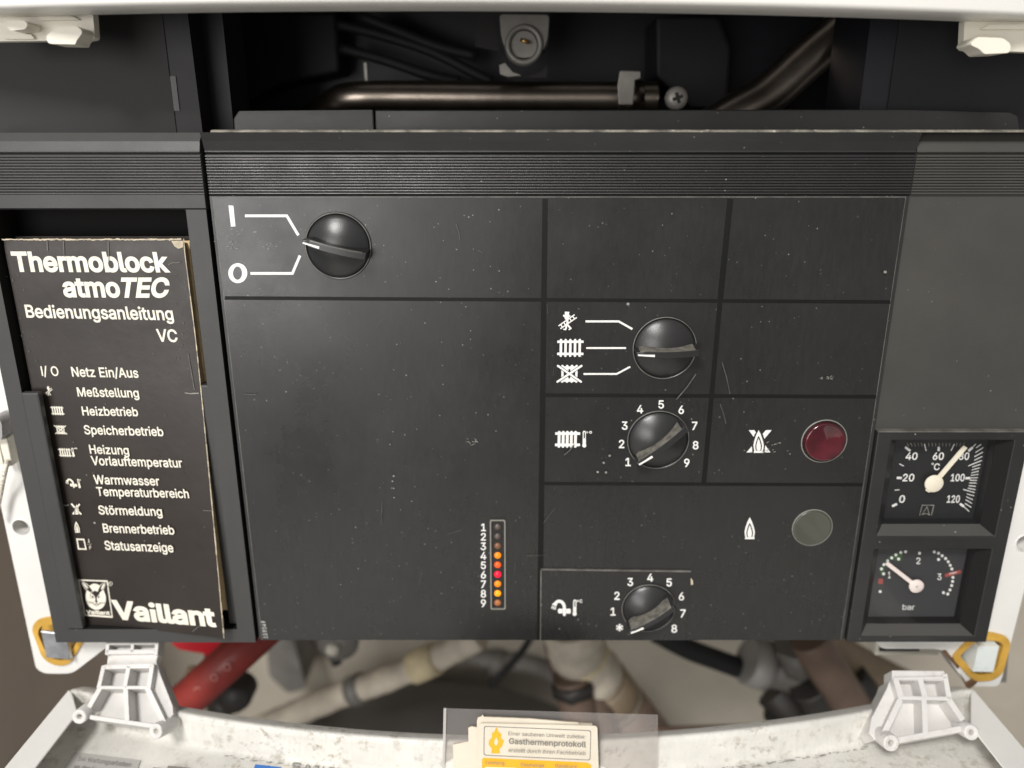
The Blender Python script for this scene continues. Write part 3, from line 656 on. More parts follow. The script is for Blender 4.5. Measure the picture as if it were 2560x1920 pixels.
# white side flanges with rounded lower ends, a round hole and an amber rimmed slot with a steel catch
FY = 0.014
def flange(side):
    if side < 0:
        out = [(-0.247, -0.02), (-0.247, ZU(1672, FY)), U(112, 1684, FY).xz, U(180, 1684, FY).xz, U(300, 1592, FY).xz, (-0.19, ZBOT - 0.0006), (-0.2243, ZBOT - 0.0006), (-0.2243, -0.02)]
        hole_c, hole_r = U(52, 1317, FY), 0.0042
        rim_o = [U(*p, FY).xz for p in ((82, 1570), (92, 1548), (118, 1541), (235, 1534), (215, 1596), (178, 1655), (158, 1662), (132, 1658), (108, 1640))]
        rim_i = [U(*p, FY).xz for p in ((97, 1580), (104, 1563), (120, 1559), (218, 1553), (202, 1590), (172, 1640), (158, 1648), (138, 1644), (118, 1628))]
    else:
        out = [(0.2615, -0.02), (XR + 0.0003, -0.02), (XR + 0.0003, ZBOT - 0.0006), U(2185, 1592, FY).xz, U(2200, 1622, FY).xz, U(2353, 1622, FY).xz, U(2420, 1716, FY).xz, U(2496, 1716, FY).xz, U(2505, 1695, FY).xz]
        hole_c, hole_r = U(2562, 1357, FY), 0.0046
        rim_o = [U(*p, FY).xz for p in ((2440, 1577), (2480, 1579), (2512, 1588), (2524, 1604), (2505, 1680), (2480, 1698), (2440, 1701), (2420, 1690), (2376, 1640))]
        rim_i = [U(*p, FY).xz for p in ((2440, 1598), (2482, 1598), (2500, 1604), (2505, 1612), (2488, 1672), (2474, 1681), (2444, 1683), (2430, 1676), (2396, 1636))]
    out = [tuple(p) for p in out]
    rim_o = rounded([tuple(p) for p in rim_o], 0.003); rim_i = rounded([tuple(p) for p in rim_i], 0.002)
    hole = [(hole_c.x + hole_r * math.cos(a * math.pi / 12), hole_c.z + hole_r * math.sin(a * math.pi / 12)) for a in range(24)]
    ro2 = [((p[0] * 0.995 + rim_i[0][0] * 0.005), (p[1] * 0.995 + rim_i[0][1] * 0.005)) for p in rim_o]
    f = MB()
    f.prism(rounded(out, 0.004), FY, FY + 0.0015, 'white_metal', holes=[hole, ro2])
    f.lathe((hole_c.x, FY - 0.0002, hole_c.z), [(hole_r * 0.93, -0.0001), (hole_r * 1.02, 0), (hole_r * 1.0, 0.003), (hole_r * 0.97, 0.012)], 'white_metal', 24)
    # the folded return under the flange
    p0, p1 = (out[3], out[4]) if side < 0 else (out[5], out[6])
    f.add([(p0[0], FY + 0.0015, p0[1]), (p1[0], FY + 0.0015, p1[1]), (p1[0], FY + 0.02, p1[1]), (p0[0], FY + 0.02, p0[1])], [(0, 1, 2, 3)], 'white_metal')
    fl = f.build('side_flange', casing)
    g = MB()
    g.prism(rim_o, FY - 0.0012, FY + 0.002, 'amber', holes=[rim_i])
    g.build('slot_rim', fl, bevel=0.0006)
    g = MB()
    if side < 0:
        a, c, d, e = U(104, 1583, 0.010), U(165, 1590, 0.010), U(172, 1648, 0.010), U(116, 1644, 0.010)
        c2, d2 = U(196, 1590, 0.016), U(196, 1640, 0.016)
        g.add([a, c, d, e, c2, d2, U(236, 1588, 0.016), U(228, 1636, 0.016)], [(0, 1, 2, 3), (1, 4, 5, 2), (4, 6, 7, 5)], 'steel')
        g.add([a, c, c2, U(150, 1575, 0.018)], [(0, 1, 2, 3)], 'steel')
        t = U(104, 1583, 0.010)
        g.tube([t + Vector((0.0, 0.0005, 0.0006)), U(166, 1590, 0.010) + Vector((0, .0005, .0006))], 0.0009, 'steel', 8)
        g.tube([U(164, 1590, 0.0098), U(172, 1648, 0.0098)], 0.0007, 'steel', 8)
    else:
        a, c, d, e = U(2446, 1615, 0.010), U(2498, 1616, 0.010), U(2483, 1680, 0.010), U(2432, 1679, 0.010)
        g.add([a, c, d, e], [(0, 1, 2, 3)], 'pale_steel')
        dep = Vector((-0.001, 0.012, 0.001))
        for p, r in ((a, c), (c, d), (d, e), (e, a)): g.add([p, r, r + dep, p + dep], [(0, 1, 2, 3)], 'pale_steel')
    g.build('catch', fl, weld=False)
    g = MB()
    if side > 0: g.prism([tuple(U(*p, 0.03).xz) for p in ((2330, 1570), (2520, 1570), (2510, 1700), (2430, 1700), (2360, 1630))], 0.028, 0.030, 'grey_valve')  # grey plate added for the shade behind the slot
    else: g.prism([tuple(U(*p, 0.03).xz) for p in ((80, 1540), (240, 1540), (200, 1655), (120, 1655))], 0.028, 0.030, 'amber')
    g.build('slot_backing', fl)
    return fl
fl_left = flange(-1)
fl_right = flange(1)
r_ = MB()
P = [U(*p, 0.0132).xz for p in ((2402, 1685), (2416, 1707), (2428, 1700), (2441, 1695), (2446, 1703), (2436, 1714), (2424, 1722), (2416, 1719))]
r_.prism([tuple(p) for p in P], 0.0132, 0.0139, 'rust')
P = [U(*p, 0.0132).xz for p in ((2355, 1628), (2366, 1627), (2400, 1667), (2394, 1672))]
r_.prism([tuple(p) for p in P], 0.0132, 0.0139, 'rust')
r_.build('rust_patch', fl_right)
b = MB()
c0, c1 = U(2300, 1600, 0.03), U(2352, 1636, 0.03)
b.box(XU(2190, 1620, 0.03), XU(2352, 1620, 0.03), 0.03, 0.06, ZU(1640, 0.03), ZU(1590, 0.03), 'cream_plastic')
b.build('chassis_foot', casing, bevel=0.001)
b = MB()
b.box(XU(2200, 1620, 0.029), XU(2298, 1620, 0.029), 0.0285, 0.03, ZU(1627, 0.029), ZU(1600, 0.029), 'valve_dark')
b.build('foot_opening', casing)

# little grey clip with a white cord on the left flange
clip = thing('cord_clip', 'grey plastic clip holding a white braided cord on the left flange', 'clip', tuple(U(10, 1120, 0.01)))
c = MB()
c.prism(rounded([tuple(U(*p, 0.008).xz) for p in ((-10, 1034), (8, 1036), (18, 1050), (20, 1092), (-6, 1096))], 0.002), 0.004, 0.013, 'grey_clip')
c.build('clip_head', clip, bevel=0.0008)
c = MB()
c.prism([tuple(U(*p, 0.008).xz) for p in ((0, 1096), (20, 1093), (34, 1163), (18, 1166), (8, 1130))], 0.007, 0.0125, 'cream_plastic')
c.prism([tuple(U(*p, 0.008).xz) for p in ((-8, 1098), (-1, 1098), (12, 1160), (2, 1160))], 0.007, 0.0125, 'cream_plastic')
c.build('clip_leg', clip, bevel=0.0006)
c = MB()
c.tube(smoothpath([U(19, 1150, 0.006), U(14, 1172, 0.005), U(8, 1200, 0.006), U(2, 1232, 0.008), U(-10, 1290, 0.008)]), 0.00105, 'cord', 8)
c.build('cord', clip)

# ================================================================== CONTROL PANEL
panel = thing('control_panel', 'black boiler control panel with rotary knobs, status lights and two gauges', 'control panel', (0, 0.03, -0.23))
ZT, ZBEV, ZR0, ZR1, _ = ZU(331), ZU(380), ZU(386), ZU(487), ZBOT
XG1, XG2 = -0.3935 * D, -0.3885 * D        # groove between the document tray and the centre
XC2, XC3 = 0.5105 * D, 0.5125 * D          # joint between the centre and the gauge section
def ribs(n=14, depth=0.0013, y=0.0):
    out = []
    h = (ZR0 - ZR1) / n
    for i in range(n):
        z = ZR0 - i * h
        out += [(y + depth, z), (y + depth, z - h * 0.12), (y + depth * 0.32, z - h * 0.22), (y + depth * 0.08, z - h * 0.42), (y, z - h * 0.68), (y + depth * 0.12, z - h * 0.92)]
    out.append((y + depth, ZR1))
    return out
def head(y, lean=0.0045):
    return [(0.055, ZT), (y + lean, ZT), (y + lean * 0.35, ZT - (ZT - ZBEV) * 0.45), (y + 0.0003, ZBEV + 0.0005), (y, ZBEV)] + ribs(y=y)
# centre block
b = MB()
b.strip(head(0.0012, -0.0028) + [(0.0012, ZR1 - 0.0006), (0.0012, ZBOT + 0.001), (0.002, ZBOT), (0.055, ZBOT)], XG2, XC2, 'black')
centre = b.build('centre_block', panel)
# dusty worn top edge
b = MB()
b.strip([(0.0000, ZT + 0.0010), (-0.0016, ZT + 0.0005), (-0.0015, ZT + 0.00005), (0.012, ZT + 0.00005), (0.012, ZT + 0.0011)], XU(530, 331), XR + 0.02, 'edge')
b.build('top_edge', panel)
# ridge of the box behind the top edge
b = MB()
YR = 0.022
zr = ZU(274, YR)
b.prism([(XU(584, 330, YR), ZT - 0.004), (XU(584, 300, YR), ZU(296, YR)), (XU(596, 277, YR), ZU(277, YR)), (XU(933, 275, YR), zr), (XU(934, 300, YR), ZT - 0.004)], YR, 0.05, 'black_side')  # left part painted greyer, as if outside the cover's shadow
b.prism([(XU(938, 330, YR), ZT - 0.004), (XU(937, 275, YR), zr), (XU(2270, 276, YR), zr), (XU(2525, 281, YR), ZU(281, YR)), (XU(2545, 290, YR), ZU(290, YR)), (XU(2562, 320, YR), ZT - 0.004)], YR, 0.05, 'black')
b.build('rear_ridge', panel, bevel=0.0006)

# document tray at the left
YS = 0.0
XF1, XF2 = -0.2166, -0.4195 * D
ZO1, ZO2 = ZU(524), ZU(1573)
b = MB()
b.strip(head(YS) + [(YS, ZR1), (YS, ZO1 + 0.0006), (YS + 0.0008, ZO1), (0.02, ZO1), (0.055, ZO1)], XL, XG1, 'black_side')
b.build('tray_header', panel)
b = MB()
b.prism([(XL, ZBOT), (XG1, ZBOT), (XG1, ZO1), (XL, ZO1)], YS, 0.0195, 'black_side', mside='shade_black', holes=[[(XF1, ZO2), (XF2, ZO2), (XF2, ZO1 - 1e-5), (XF1, ZO1 - 1e-5)]])
b.box(XL, XG1, 0.0195, 0.055, ZBOT, ZO1, 'shade_black')  # recess walls and back coloured blacker in place of shade
tray = b.build('document_tray', panel, bevel=0.0007)
b = MB()                                     # retaining lips left and right
z9 = ZU(980)
b.box(-0.2165, -0.2087, -0.0012, 0.0022, ZU(1570), z9, 'black_side')
b.build('retaining_lip', tray, bevel=0.0008)
b = MB()
b.box(-0.1393, XF2, 0.0030, 0.014, ZU(1570), ZU(968), 'black_side')
b.build('retaining_lip', tray, bevel=0.0008)

# gauge section at the right
b = MB()
YP = 0.0026
ZGT = ZU(1078)
b.strip(head(YP - 0.0012) + [(YP - 0.0004, ZR1), (YP, ZR1 - 0.0008), (YP, ZGT), (0.055, ZGT)], XC3, XR, 'black_plate')
b.build('gauge_section', panel)
b = MB()
wins = []
for (t0, t1) in ((1101, 1341), (1373, 1591)):
    wins.append((0.5345 * D, 0.7075 * D, ZU(t1), ZU(t0)))
b.prism([(XC3 + 0.0004, ZBOT), (XR, ZBOT), (XR, ZGT), (XC3 + 0.0004, ZGT)], 0.0, 0.018, 'black',
        holes=[[(x0, z0), (x1, z0), (x1, z1), (x0, z1)] for x0, x1, z0, z1 in wins])
bez = b.build('gauge_bezel', panel, bevel=0.0005)
b = MB()
b.box(XC3 + 0.0004, XR + 0.0003, -0.0004, 0.003, ZGT - 0.0004, ZGT + 0.0002, 'edge_dim')
b.build('bezel_top_edge', bez)
for i, (x0, x1, z0, z1) in enumerate(wins):
    f = MB()
    iw, dpt = 0.0052, 0.0045
    O = [(x0, z0), (x1, z0), (x1, z1), (x0, z1)]
    I = [(x0 + iw * 0.8, z0 + iw * 0.8), (x1 - iw, z0 + iw * 0.8), (x1 - iw, z1 - iw * 0.25), (x0 + iw * 0.8, z1 - iw * 0.25)]
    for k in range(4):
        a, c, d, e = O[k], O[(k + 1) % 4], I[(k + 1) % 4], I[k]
        f.add([(a[0], 0.0004, a[1]), (c[0], 0.0004, c[1]), (d[0], dpt, d[1]), (e[0], dpt, e[1])], [(0, 1, 2, 3)], 'black_plate' if k == 0 else ('shade_black' if k == 1 else 'black'))  # painted light: lower bevel paler as if lit, right one blacker as if shaded
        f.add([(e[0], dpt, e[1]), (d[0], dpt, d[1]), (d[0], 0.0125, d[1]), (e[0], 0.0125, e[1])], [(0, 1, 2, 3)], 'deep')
    f.build('window_bevel', bez)
    wins[i] = (I[0][0], I[1][0], I[0][1], I[2][1])

# ------------------------------------------------------------------ fascia film with its printing
FX1, FX2, FZ1, FZ2 = -0.3835 * D, 0.5045 * D, ZU(1602), ZU(494)
b = MB()
b.prism([(FX1, FZ1), (FX2, FZ1), (FX2, FZ2), (FX1, FZ2)], 0.0006, 0.0013, 'film', mside='edge_dim')
fascia = b.build('fascia_film', panel)
b = MB()
e_ = 0.00035
b.prism([(FX1 - e_, FZ1), (FX2 + e_, FZ1), (FX2 + e_, FZ2 + e_), (FX1 - e_, FZ2 + e_)], 0.00075, 0.0013, 'edge_dim', holes=[[(FX1, FZ1 + e_), (FX2, FZ1 + e_), (FX2, FZ2), (FX1, FZ2)]])
b.build('film_border', fascia)
YF = 0.0006
sf = plane(YF)
g = Ink(sf, base=0.00003)
def band(a, c, w): g.stroke([a, c], w, 'film_line')
band((1363, 497), (1349, 1600), 14)
band((1826, 497), (1801, 745), 15); band((1801, 745), (1759, 1214), 12)
band((562, 745), (2226, 755), 9)
band((1362, 988), (2190, 992), 9)
band((1358, 1209), (2157, 1212), 8)
g.build('grid_lines', fascia)
# raised plate of the water temperature knob
b = MB()
P = [tuple(U(*p).xz) for p in ((1352, 1423), (1728, 1428), (1712, 1600), (1351, 1600))]
b.prism(P, -0.0002, 0.0007, 'film', mside='edge_dim')
b.prism([tuple(U(*p).xz) for p in ((1351, 1422), (1728, 1427), (1728, 1430), (1352, 1425))], -0.00028, 0.0006, 'edge_dim')  # pale strips paint the top and left edges as if lit
b.prism([tuple(U(*p).xz) for p in ((1351, 1422), (1354, 1422), (1352, 1600), (1350, 1600))], -0.00028, 0.0006, 'edge_dim')
plate = b.build('knob_plate', fascia)
sp = plane(-0.0002)
i = Ink(sp); i.poly([(1727, 1444), (1732, 1452), (1733, 1461), (1727, 1463)], 'paper_edge'); i.build('paint_chip', fascia)

c1 = crop(500, 450, 4.424)
i = Ink(sf)
i.poly([(315, 280), (370, 284), (392, 512), (342, 516)], T=c1)
i.ring([(c1(418, 1030)[0] + 23.8 * math.cos(a / 18 * math.pi), c1(418, 1030)[1] + 25 * math.sin(a / 18 * math.pi)) for a in range(36)],
       [(c1(415, 1030)[0] + 11.3 * math.cos(a / 18 * math.pi), c1(415, 1030)[1] + 16.5 * math.sin(a / 18 * math.pi)) for a in range(36)])
i.stroke([(497, 396), (960, 396), (1088, 612)], 30, T=c1)
i.stroke([(557, 1033), (1022, 1033), (1106, 835)], 30, T=c1)
i.build('switch_symbols', fascia)

c7 = crop(1320, 720, 3.318)
i = Ink(sf)
i.stroke([(477, 277), (753, 277), (866, 341)], 17, T=c7)
i.stroke([(483, 498), (813, 498)], 15, T=c7)
i.stroke([(460, 713), (736, 713), (848, 653)], 15, T=c7)
i.build('pointer_lines', fascia)

c5 = crop(1380, 770, 8.3)
def sweep(i, T, ink='white_ink'):
    i.poly([(268, 75), (360, 80), (352, 150), (384, 155), (380, 182), (352, 184), (342, 235), (318, 252), (272, 235), (255, 182), (230, 176), (233, 138), (262, 143)], ink, T)
    i.stroke([(318, 240), (322, 300), (312, 345)], 44, ink, T)
    i.stroke([(135, 372), (470, 137)], 24, ink, T)
    i.stroke([(174, 430), (514, 196)], 24, ink, T)
    for t in (0.13, 0.32, 0.5, 0.68, 0.87):
        i.stroke([(135 + 335 * t, 372 - 235 * t), (174 + 340 * t, 430 - 234 * t)], 24, ink, T)
    i.stroke([(308, 330), (284, 445)], 36, ink, T); i.stroke([(292, 450), (234, 440)], 26, ink, T)
    i.stroke([(318, 340), (386, 424)], 36, ink, T); i.stroke([(405, 416), (346, 452)], 26, ink, T)
def radiator(i, T, xs, y0, y1, w, x0, x1, hb, skew=0.0, ink='white_ink'):
    for x in xs:
        i.stroke([(x, y0 + w / 2), (x - skew * (y1 - y0), y1 - w / 2)], w, ink, T, cap=True)
    b0, b1 = y0 + (y1 - y0) * 0.16, y1 - (y1 - y0) * 0.17
    i.stroke([(x0, b0), (x1, b0)], hb, ink, T)
    k = skew * (b1 - b0)
    i.stroke([(x0 - k, b1), (x1 - k, b1)], hb, ink, T)
def thermo(i, T, x, y0, y1, w, slot, ink='white_ink', hole='film_line', skew=0.0):
    k = skew * (y1 - y0)
    i.stroke([(x, y0), (x - k, y1)], w, ink, T, cap=True)
    i.disc(x - k, y1, w * 0.66, None, ink, T)
    i.stroke([(x, y0), (x - k * 0.45, y0 + (y1 - y0) * 0.45)], w * slot, hole, T)
i = Ink(sf); sweep(i, c5); i.build('chimney_sweep_symbol', fascia)
i = Ink(sf); radiator(i, c5, (187, 284, 382, 480, 577), 640, 1015, 51, 110, 655, 50, 0.015); i.build('radiator_symbol', fascia)
def crossed(i, T, ink='white_ink', hole='film', s=1.0):
    i.poly([(195, 1210), (535, 1210), (522, 1530), (192, 1530)], ink, T)
    for x in (217, 316, 414, 511):
        i.disc(x, 1205, 26, None, ink, T); i.disc(x - 6, 1525, 26, None, ink, T)
    i.poly([(243, 1290), (290, 1330), (290, 1400), (241, 1440)], hole, T)
    i.poly([(436, 1325), (482, 1290), (478, 1440), (434, 1405)], hole, T)
    i.stroke([(362, 1285), (360, 1330)], 40, hole, T, cap=True)
    i.stroke([(358, 1405), (357, 1445)], 40, hole, T, cap=True)
    for a, c in (((122, 1200), (600, 1530)), ((612, 1200), (112, 1530))): i.stroke([a, c], 62, hole, T)
    for a, c in (((122, 1200), (600, 1530)), ((612, 1200), (112, 1530))): i.stroke([a, c], 42, ink, T, cap=True)
i = Ink(sf); crossed(i, c5); i.build('crossed_radiator_symbol', fascia)
i = Ink(sf)
radiator(i, c7, (259, 293, 327, 361, 395), 1185, 1325, 23, 226, 433, 22, 0.02)
thermo(i, c7, 467, 1197, 1306, 26, 0.4)
for x, r in ((491, 8), (519, 11)):
    X, Y = c7(x, 1197)
    i.ring(i.ell(X, Y, r / 3.3, r / 3.3), i.ell(X, Y, r / 6.5, r / 6.5))
i.build('radiator_thermometer_symbol', fascia)
c6 = crop(1340, 1440, 11.85)
def tap(i, T, ink='white_ink', hole='film_line'):
    i.stroke([(560, 850), (590, 795), (640, 755), (700, 745), (770, 775), (815, 830), (838, 900), (840, 1140)], 92, ink, T)
    i.disc(838, 1140, 46, None, ink, T)
    i.poly([(475, 860), (490, 815), (530, 790), (620, 820), (612, 890), (570, 885), (520, 865)], ink, T)
    for a, c in (((487, 890), (462, 965)), ((530, 895), (512, 985)), ((578, 900), (566, 1000))): i.stroke([a, c], 32, ink, T)
    i.poly([(650, 1000), (680, 965), (785, 972), (785, 1105), (690, 1110), (650, 1075)], ink, T)
    i.poly([(892, 975), (1000, 965), (1028, 1000), (1032, 1100), (980, 1115), (892, 1105)], ink, T)
    thermo(i, T, 1152, 745, 1120, 96, 0.33, ink, hole, 0.02)
i = Ink(sp)
tap(i, c6)
X, Y = c6(1238, 738); i.ring(i.ell(X, Y, 2.6, 2.6), i.ell(X, Y, 1.2, 1.2))
i.center('C', c6(1332, 745), 7.6, w=20)
i.build('tap_thermometer_symbol', fascia)
def flame(i, T, cx, cy, w, h, ink='white_ink', hole='film_line'):
    def shp(k, dy=0.0, kk=None):
        kk = kk or k
        pts = [(0, -0.5), (0.22, -0.30), (0.42, -0.02), (0.5, 0.18), (0.45, 0.36), (0.34, 0.5), (-0.34, 0.5), (-0.45, 0.36), (-0.5, 0.18), (-0.42, -0.02), (-0.22, -0.30)]
        return [(cx + x * w * k, cy + dy * h + (y * h * kk if y < 0.49 else y * h - dy * h - (1 - kk) * 0.0 * h)) for x, y in pts]
    i.poly(shp(1.0), ink, T)
    i.poly([(cx + (x - cx) * 0.66, cy + (y - cy) * 0.70 + h * 0.10) for x, y in shp(1.0)], hole, T)
    i.poly([(cx + (x - cx) * 0.44, cy + (y - cy) * 0.56 + h * 0.14) for x, y in shp(1.0)], ink, T)
    i.stroke([(cx - w * 0.46, cy + h * 0.475), (cx + w * 0.46, cy + h * 0.475)], h * 0.09, ink, T)
cs = crop(1800, 980, 2.476)
i = Ink(sf)
i.poly([(178, 236), (212, 236), (312, 374), (278, 374)], 'white_ink', cs)
i.poly([(320, 236), (284, 236), (164, 374), (204, 374)], 'white_ink', cs)
i.poly([(240, 226), (266, 262), (281, 312), (276, 376), (200, 376), (196, 312), (214, 262)], 'film', cs)
flame(i, cs, 239, 305, 64, 138)
i.build('crossed_flame_symbol', fascia)
i = Ink(sf); flame(i, cs, 184, 842, 64, 132); i.build('flame_symbol', fascia)

i = Ink(sf)
for ch, c in zip('123456789', ((1570, 1155), (1554, 1110), (1562, 1064), (1600, 1023), (1653, 1011), (1703, 1024.5), (1736.5, 1064.5), (1739, 1113), (1717, 1157))):
    i.center(ch, c, 19.5, w=17)
i.build('scale_numbers', fascia)
i = Ink(sp)
for ch, c in zip('12345678', ((1532.6, 1529), (1542.4, 1489.5), (1576, 1455), (1625.4, 1444), (1673, 1456), (1703.5, 1491), (1707.4, 1533.5), (1685.6, 1571.6))):
    i.center(ch, c, 19, w=17)
for k in range(3):
    a = math.radians(60 * k + 90)
    dx, dy = math.cos(a) * 9, math.sin(a) * 9
    i.stroke([(1549 - dx, 1569 - dy), (1549 + dx, 1569 + dy)], 3.2)
for k in range(6):
    a = math.radians(60 * k + 90)
    for q in (-0.55, 0.55):
        i.stroke([(1549 + 5 * math.cos(a), 1569 + 5 * math.sin(a)), (1549 + 5 * math.cos(a) + 4.2 * math.cos(a + q), 1569 + 5 * math.sin(a) + 4.2 * math.sin(a + q))], 1.8)
i.build('scale_numbers', fascia)
i = Ink(sf)
for n in range(9):
    i.center(str(n + 1), (1208.5, 1318.3 + 23.72 * n), 18, w=15)
i.build('status_numbers', fascia)
i = Ink(sf); i.text('159049', (670, 1597), (663.5, 1552), 11, up=(-11, -0.5), w=-6, track=40); i.build('part_number', fascia)

# scuffs and scratches on the film
i = Ink(sf, base=0.00004)
rnd = random.Random(3)
for (x, y, n, sx, sy) in ((595, 582, 13, 70, 8), (590, 605, 9, 55, 8), (575, 620, 8, 22, 4), (668, 615, 8, 26, 8), (1175, 1105, 9, 16, 8), (1905, 1128, 10, 60, 6), (1930, 1105, 6, 20, 14), (2065, 945, 9, 22, 6)):
    for k in range(n):
        a, c = x + rnd.gauss(0, sx * 0.5), y + rnd.gauss(0, sy * 0.5)
        l, t = rnd.uniform(2, 8), rnd.gauss(0, 0.4)
        i.stroke([(a, c), (a + l * 0.5, c + l * t * 0.5 - 0.7), (a + l, c + l * t)], rnd.uniform(0.7, 2.0), 'scuff')
for a, c, w in (((1740, 935), (1690, 1000), 3), ((1805, 905), (1825, 985), 2), ((1410, 1138), (1435, 1112), 3), ((1195, 625), (1208, 633), 1.5), ((610, 985), (640, 986), 1.8), ((1140, 560), (1150, 600), 1.2), ((1800, 1010), (1815, 1060), 1.6)):
    m_ = ((a[0] + c[0]) / 2 + 2, (a[1] + c[1]) / 2 + 1)
    i.stroke([a, m_, c], w, 'scuff_faint')
for k in range(11):
    a, c = rnd.uniform(680, 2150), rnd.uniform(520, 1560)
    t, l = rnd.gauss(1.9, 0.5), rnd.uniform(14, 60)
    i.stroke([(a, c), (a + l * math.cos(t), c + l * math.sin(t))], rnd.uniform(0.5, 1.0), 'scuff_faint')
for x, y, r in ((1524, 1139, 3.2), (1509, 1157, 3), (1494, 1180, 3), (1515, 1181, 3), (984, 1190, 2.4), (981, 1203, 2.2), (984, 1221, 2), (985, 1244, 1.8), (975, 1111, 1.6), (1570, 760, 4), (1610, 832, 3), (2213, 680, 4), (1975, 1135, 2)):
    i.disc(x, y, r, r * 0.9, 'scuff')
tag(i.build('scuff_marks', fascia), kind='stuff')

# ------------------------------------------------------------------ rotary knobs
def knob(cx, cy, rpx, ang, y0, h=0.0092, wid=0.0040, worn=0.4):
    """ang: direction of the pointer end, degrees, seen from the front"""
    c = U(cx, cy, y0)
    zc = (0 + D) * CT - c.z * ST
    R = rpx / F * zc
    b = MB()
    prof = [(R * 1.035, 0.0), (R * 1.015, -0.00075), (R * 0.985, -0.0009), (R * 0.968, -0.0002), (R * 0.962, -0.0001), (R * 0.93, -0.0001)]
    b.lathe((c.x, y0, c.z), prof, 'lens_rim', 72, ms=['knob', 'edge_dim', 'knob', 'deep', 'deep'])  # pale ring puts the chamfer's glint into the colour
    n = 10
    dome = [(R * 0.945, -0.0001), (R * 0.945, -0.0006), (R * 0.93, -0.0009)]
    for k in range(1, n + 1):
        t = k / n
        dome.append((R * 0.93 * (1 - t) + 1e-5, -0.0009 - 0.0043 * (1 - (1 - t) ** 2)))
    b.lathe((c.x, y0, c.z), dome, 'knob', 72)
    kn = b.build('knob', panel)
    a = math.radians(ang)
    ex, ez = Vector((math.cos(a), 0, math.sin(a))), Vector((-math.sin(a), 0, math.cos(a)))
    if ez.z < 0: ez = -ez
    ctr = Vector((c.x, y0, c.z))
    def loc(u, w, d): return ctr + ex * u + ez * w + Vector((0, d, 0))
    # grip: a bowed bar; worn dust lies on its upper side
    g = MB()
    m = 16
    top, bot, tb, bb = [], [], [], []
    for k in range(m + 1):
        u = -R * 0.97 + 1.95 * R * k / m
        e = abs(u) / R
        tap_ = 1.0 if u < R * 0.72 else max(0.12, 1 - (u - R * 0.72) / (R * 0.26) * 0.85)
        bow = -0.0006 * (1 - e * e)
        hh = h * (1.0 - 0.10 * e ** 2) * (1.0 if u < R * 0.80 else 0.97)
        top.append((u, wid * 0.32 * tap_ + bow, -hh)); bot.append((u, -wid * 0.42 * tap_ + bow, -hh))
        tb.append((u, wid * 0.62 * tap_ + bow, -0.0006)); bb.append((u, -wid * 0.58 * tap_ + bow, -0.0006))
    for k in range(m):
        g.add([loc(*top[k]), loc(*top[k + 1]), loc(*bot[k + 1]), loc(*bot[k])], [(0, 1, 2, 3)], 'grip')
        up_m = 'dust_top' if m * 0.06 <= k <= m * 0.90 else 'grip'
        a0, a1 = Vector(top[k]), Vector(top[k + 1])
        b0, b1 = Vector(tb[k]), Vector(tb[k + 1])
        q0, q1 = a0.lerp(b0, worn), a1.lerp(b1, worn)
        g.add([loc(*a0), loc(*a1), loc(*q1), loc(*q0)], [(0, 1, 2, 3)], up_m)
        g.add([loc(*q0), loc(*q1), loc(*b1), loc(*b0)], [(0, 1, 2, 3)], 'grip')
        g.add([loc(*bot[k]), loc(*bot[k + 1]), loc(*bb[k + 1]), loc(*bb[k])], [(0, 1, 2, 3)], 'grip')
    for k in (0, m):
        g.add([loc(*top[k]), loc(*bot[k]), loc(*bb[k]), loc(*tb[k])], [(0, 1, 2, 3)], 'grip')
    g.build('grip', kn, bevel=0.0003)
    p = MB()
    w0 = -wid * 0.16
    U0, U1 = R * 0.42, R * 0.93
    p.add([loc(U0, w0 - 0.0009, -h * 0.985 - 0.0002), loc(U1, w0 - 0.0004, -h * 0.92 - 0.0003), loc(U1, w0 + 0.0001, -h * 0.92 - 0.0003), loc(U0, w0 + 0.0001, -h * 0.985 - 0.0002),
           loc(U0, w0 - 0.0011, -h * 0.8), loc(U1, w0 - 0.0004, -h * 0.8), loc(U1, w0 + 0.0003, -h * 0.8), loc(U0, w0 + 0.0003, -h * 0.8)],
          [(0, 1, 2, 3), (0, 4, 5, 1), (1, 5, 6, 2), (2, 6, 7, 3), (3, 7, 4, 0)], 'white_ink')
    p.build('pointer_mark', kn)
    return kn
tag(knob(846, 615, 81.5, 166, YF, worn=0.12), 'knob at the on and off symbols, grip tilted down to the right')
tag(knob(1661, 870, 79, 181, YF, worn=0.95), 'knob with level grip beside the radiator symbols')
tag(knob(1645, 1099, 76.5, 219, YF, worn=1.0), 'knob inside the ring of numbers one to nine')
tag(knob(1621, 1519, 66.5, 213, -0.0002, worn=0.75, h=0.0112, wid=0.0037), 'knob with worn wide grip in the raised plate')

# ------------------------------------------------------------------ status lights
SX0, SX1, SZ0, SZ1 = XU(1225.5, 1410), XU(1264, 1410), ZU(1523), ZU(1299)
b = MB()
b.prism(rrect(SX0, SZ0, SX1, SZ1, 0.0008, 3), -0.0004, 0.0008, 'lens_rim', holes=[rrect(SX0 + 0.0006, SZ0 + 0.0006, SX1 - 0.0006, SZ1 - 0.0006, 0.0007, 3)], mside='edge_dim')
b.box(SX0 + 0.0004, SX1 - 0.0004, 0.00045, 0.0008, SZ0 + 0.0004, SZ1 - 0.0004, 'deep')
disp = b.build('status_display', panel)
names = ['led_off', 'led_off', 'led_dim', 'led_amber', 'led_orange', 'led_red', 'led_amber', 'led_yellow', 'led_brown']
words = ['unlit grey light at 1', 'unlit grey light at 2', 'dull brown light at 3', 'lit amber light at 4', 'lit orange light at 5', 'lit red light at 6', 'lit amber light at 7', 'lit yellow light at 8', 'dim brown light at 9']
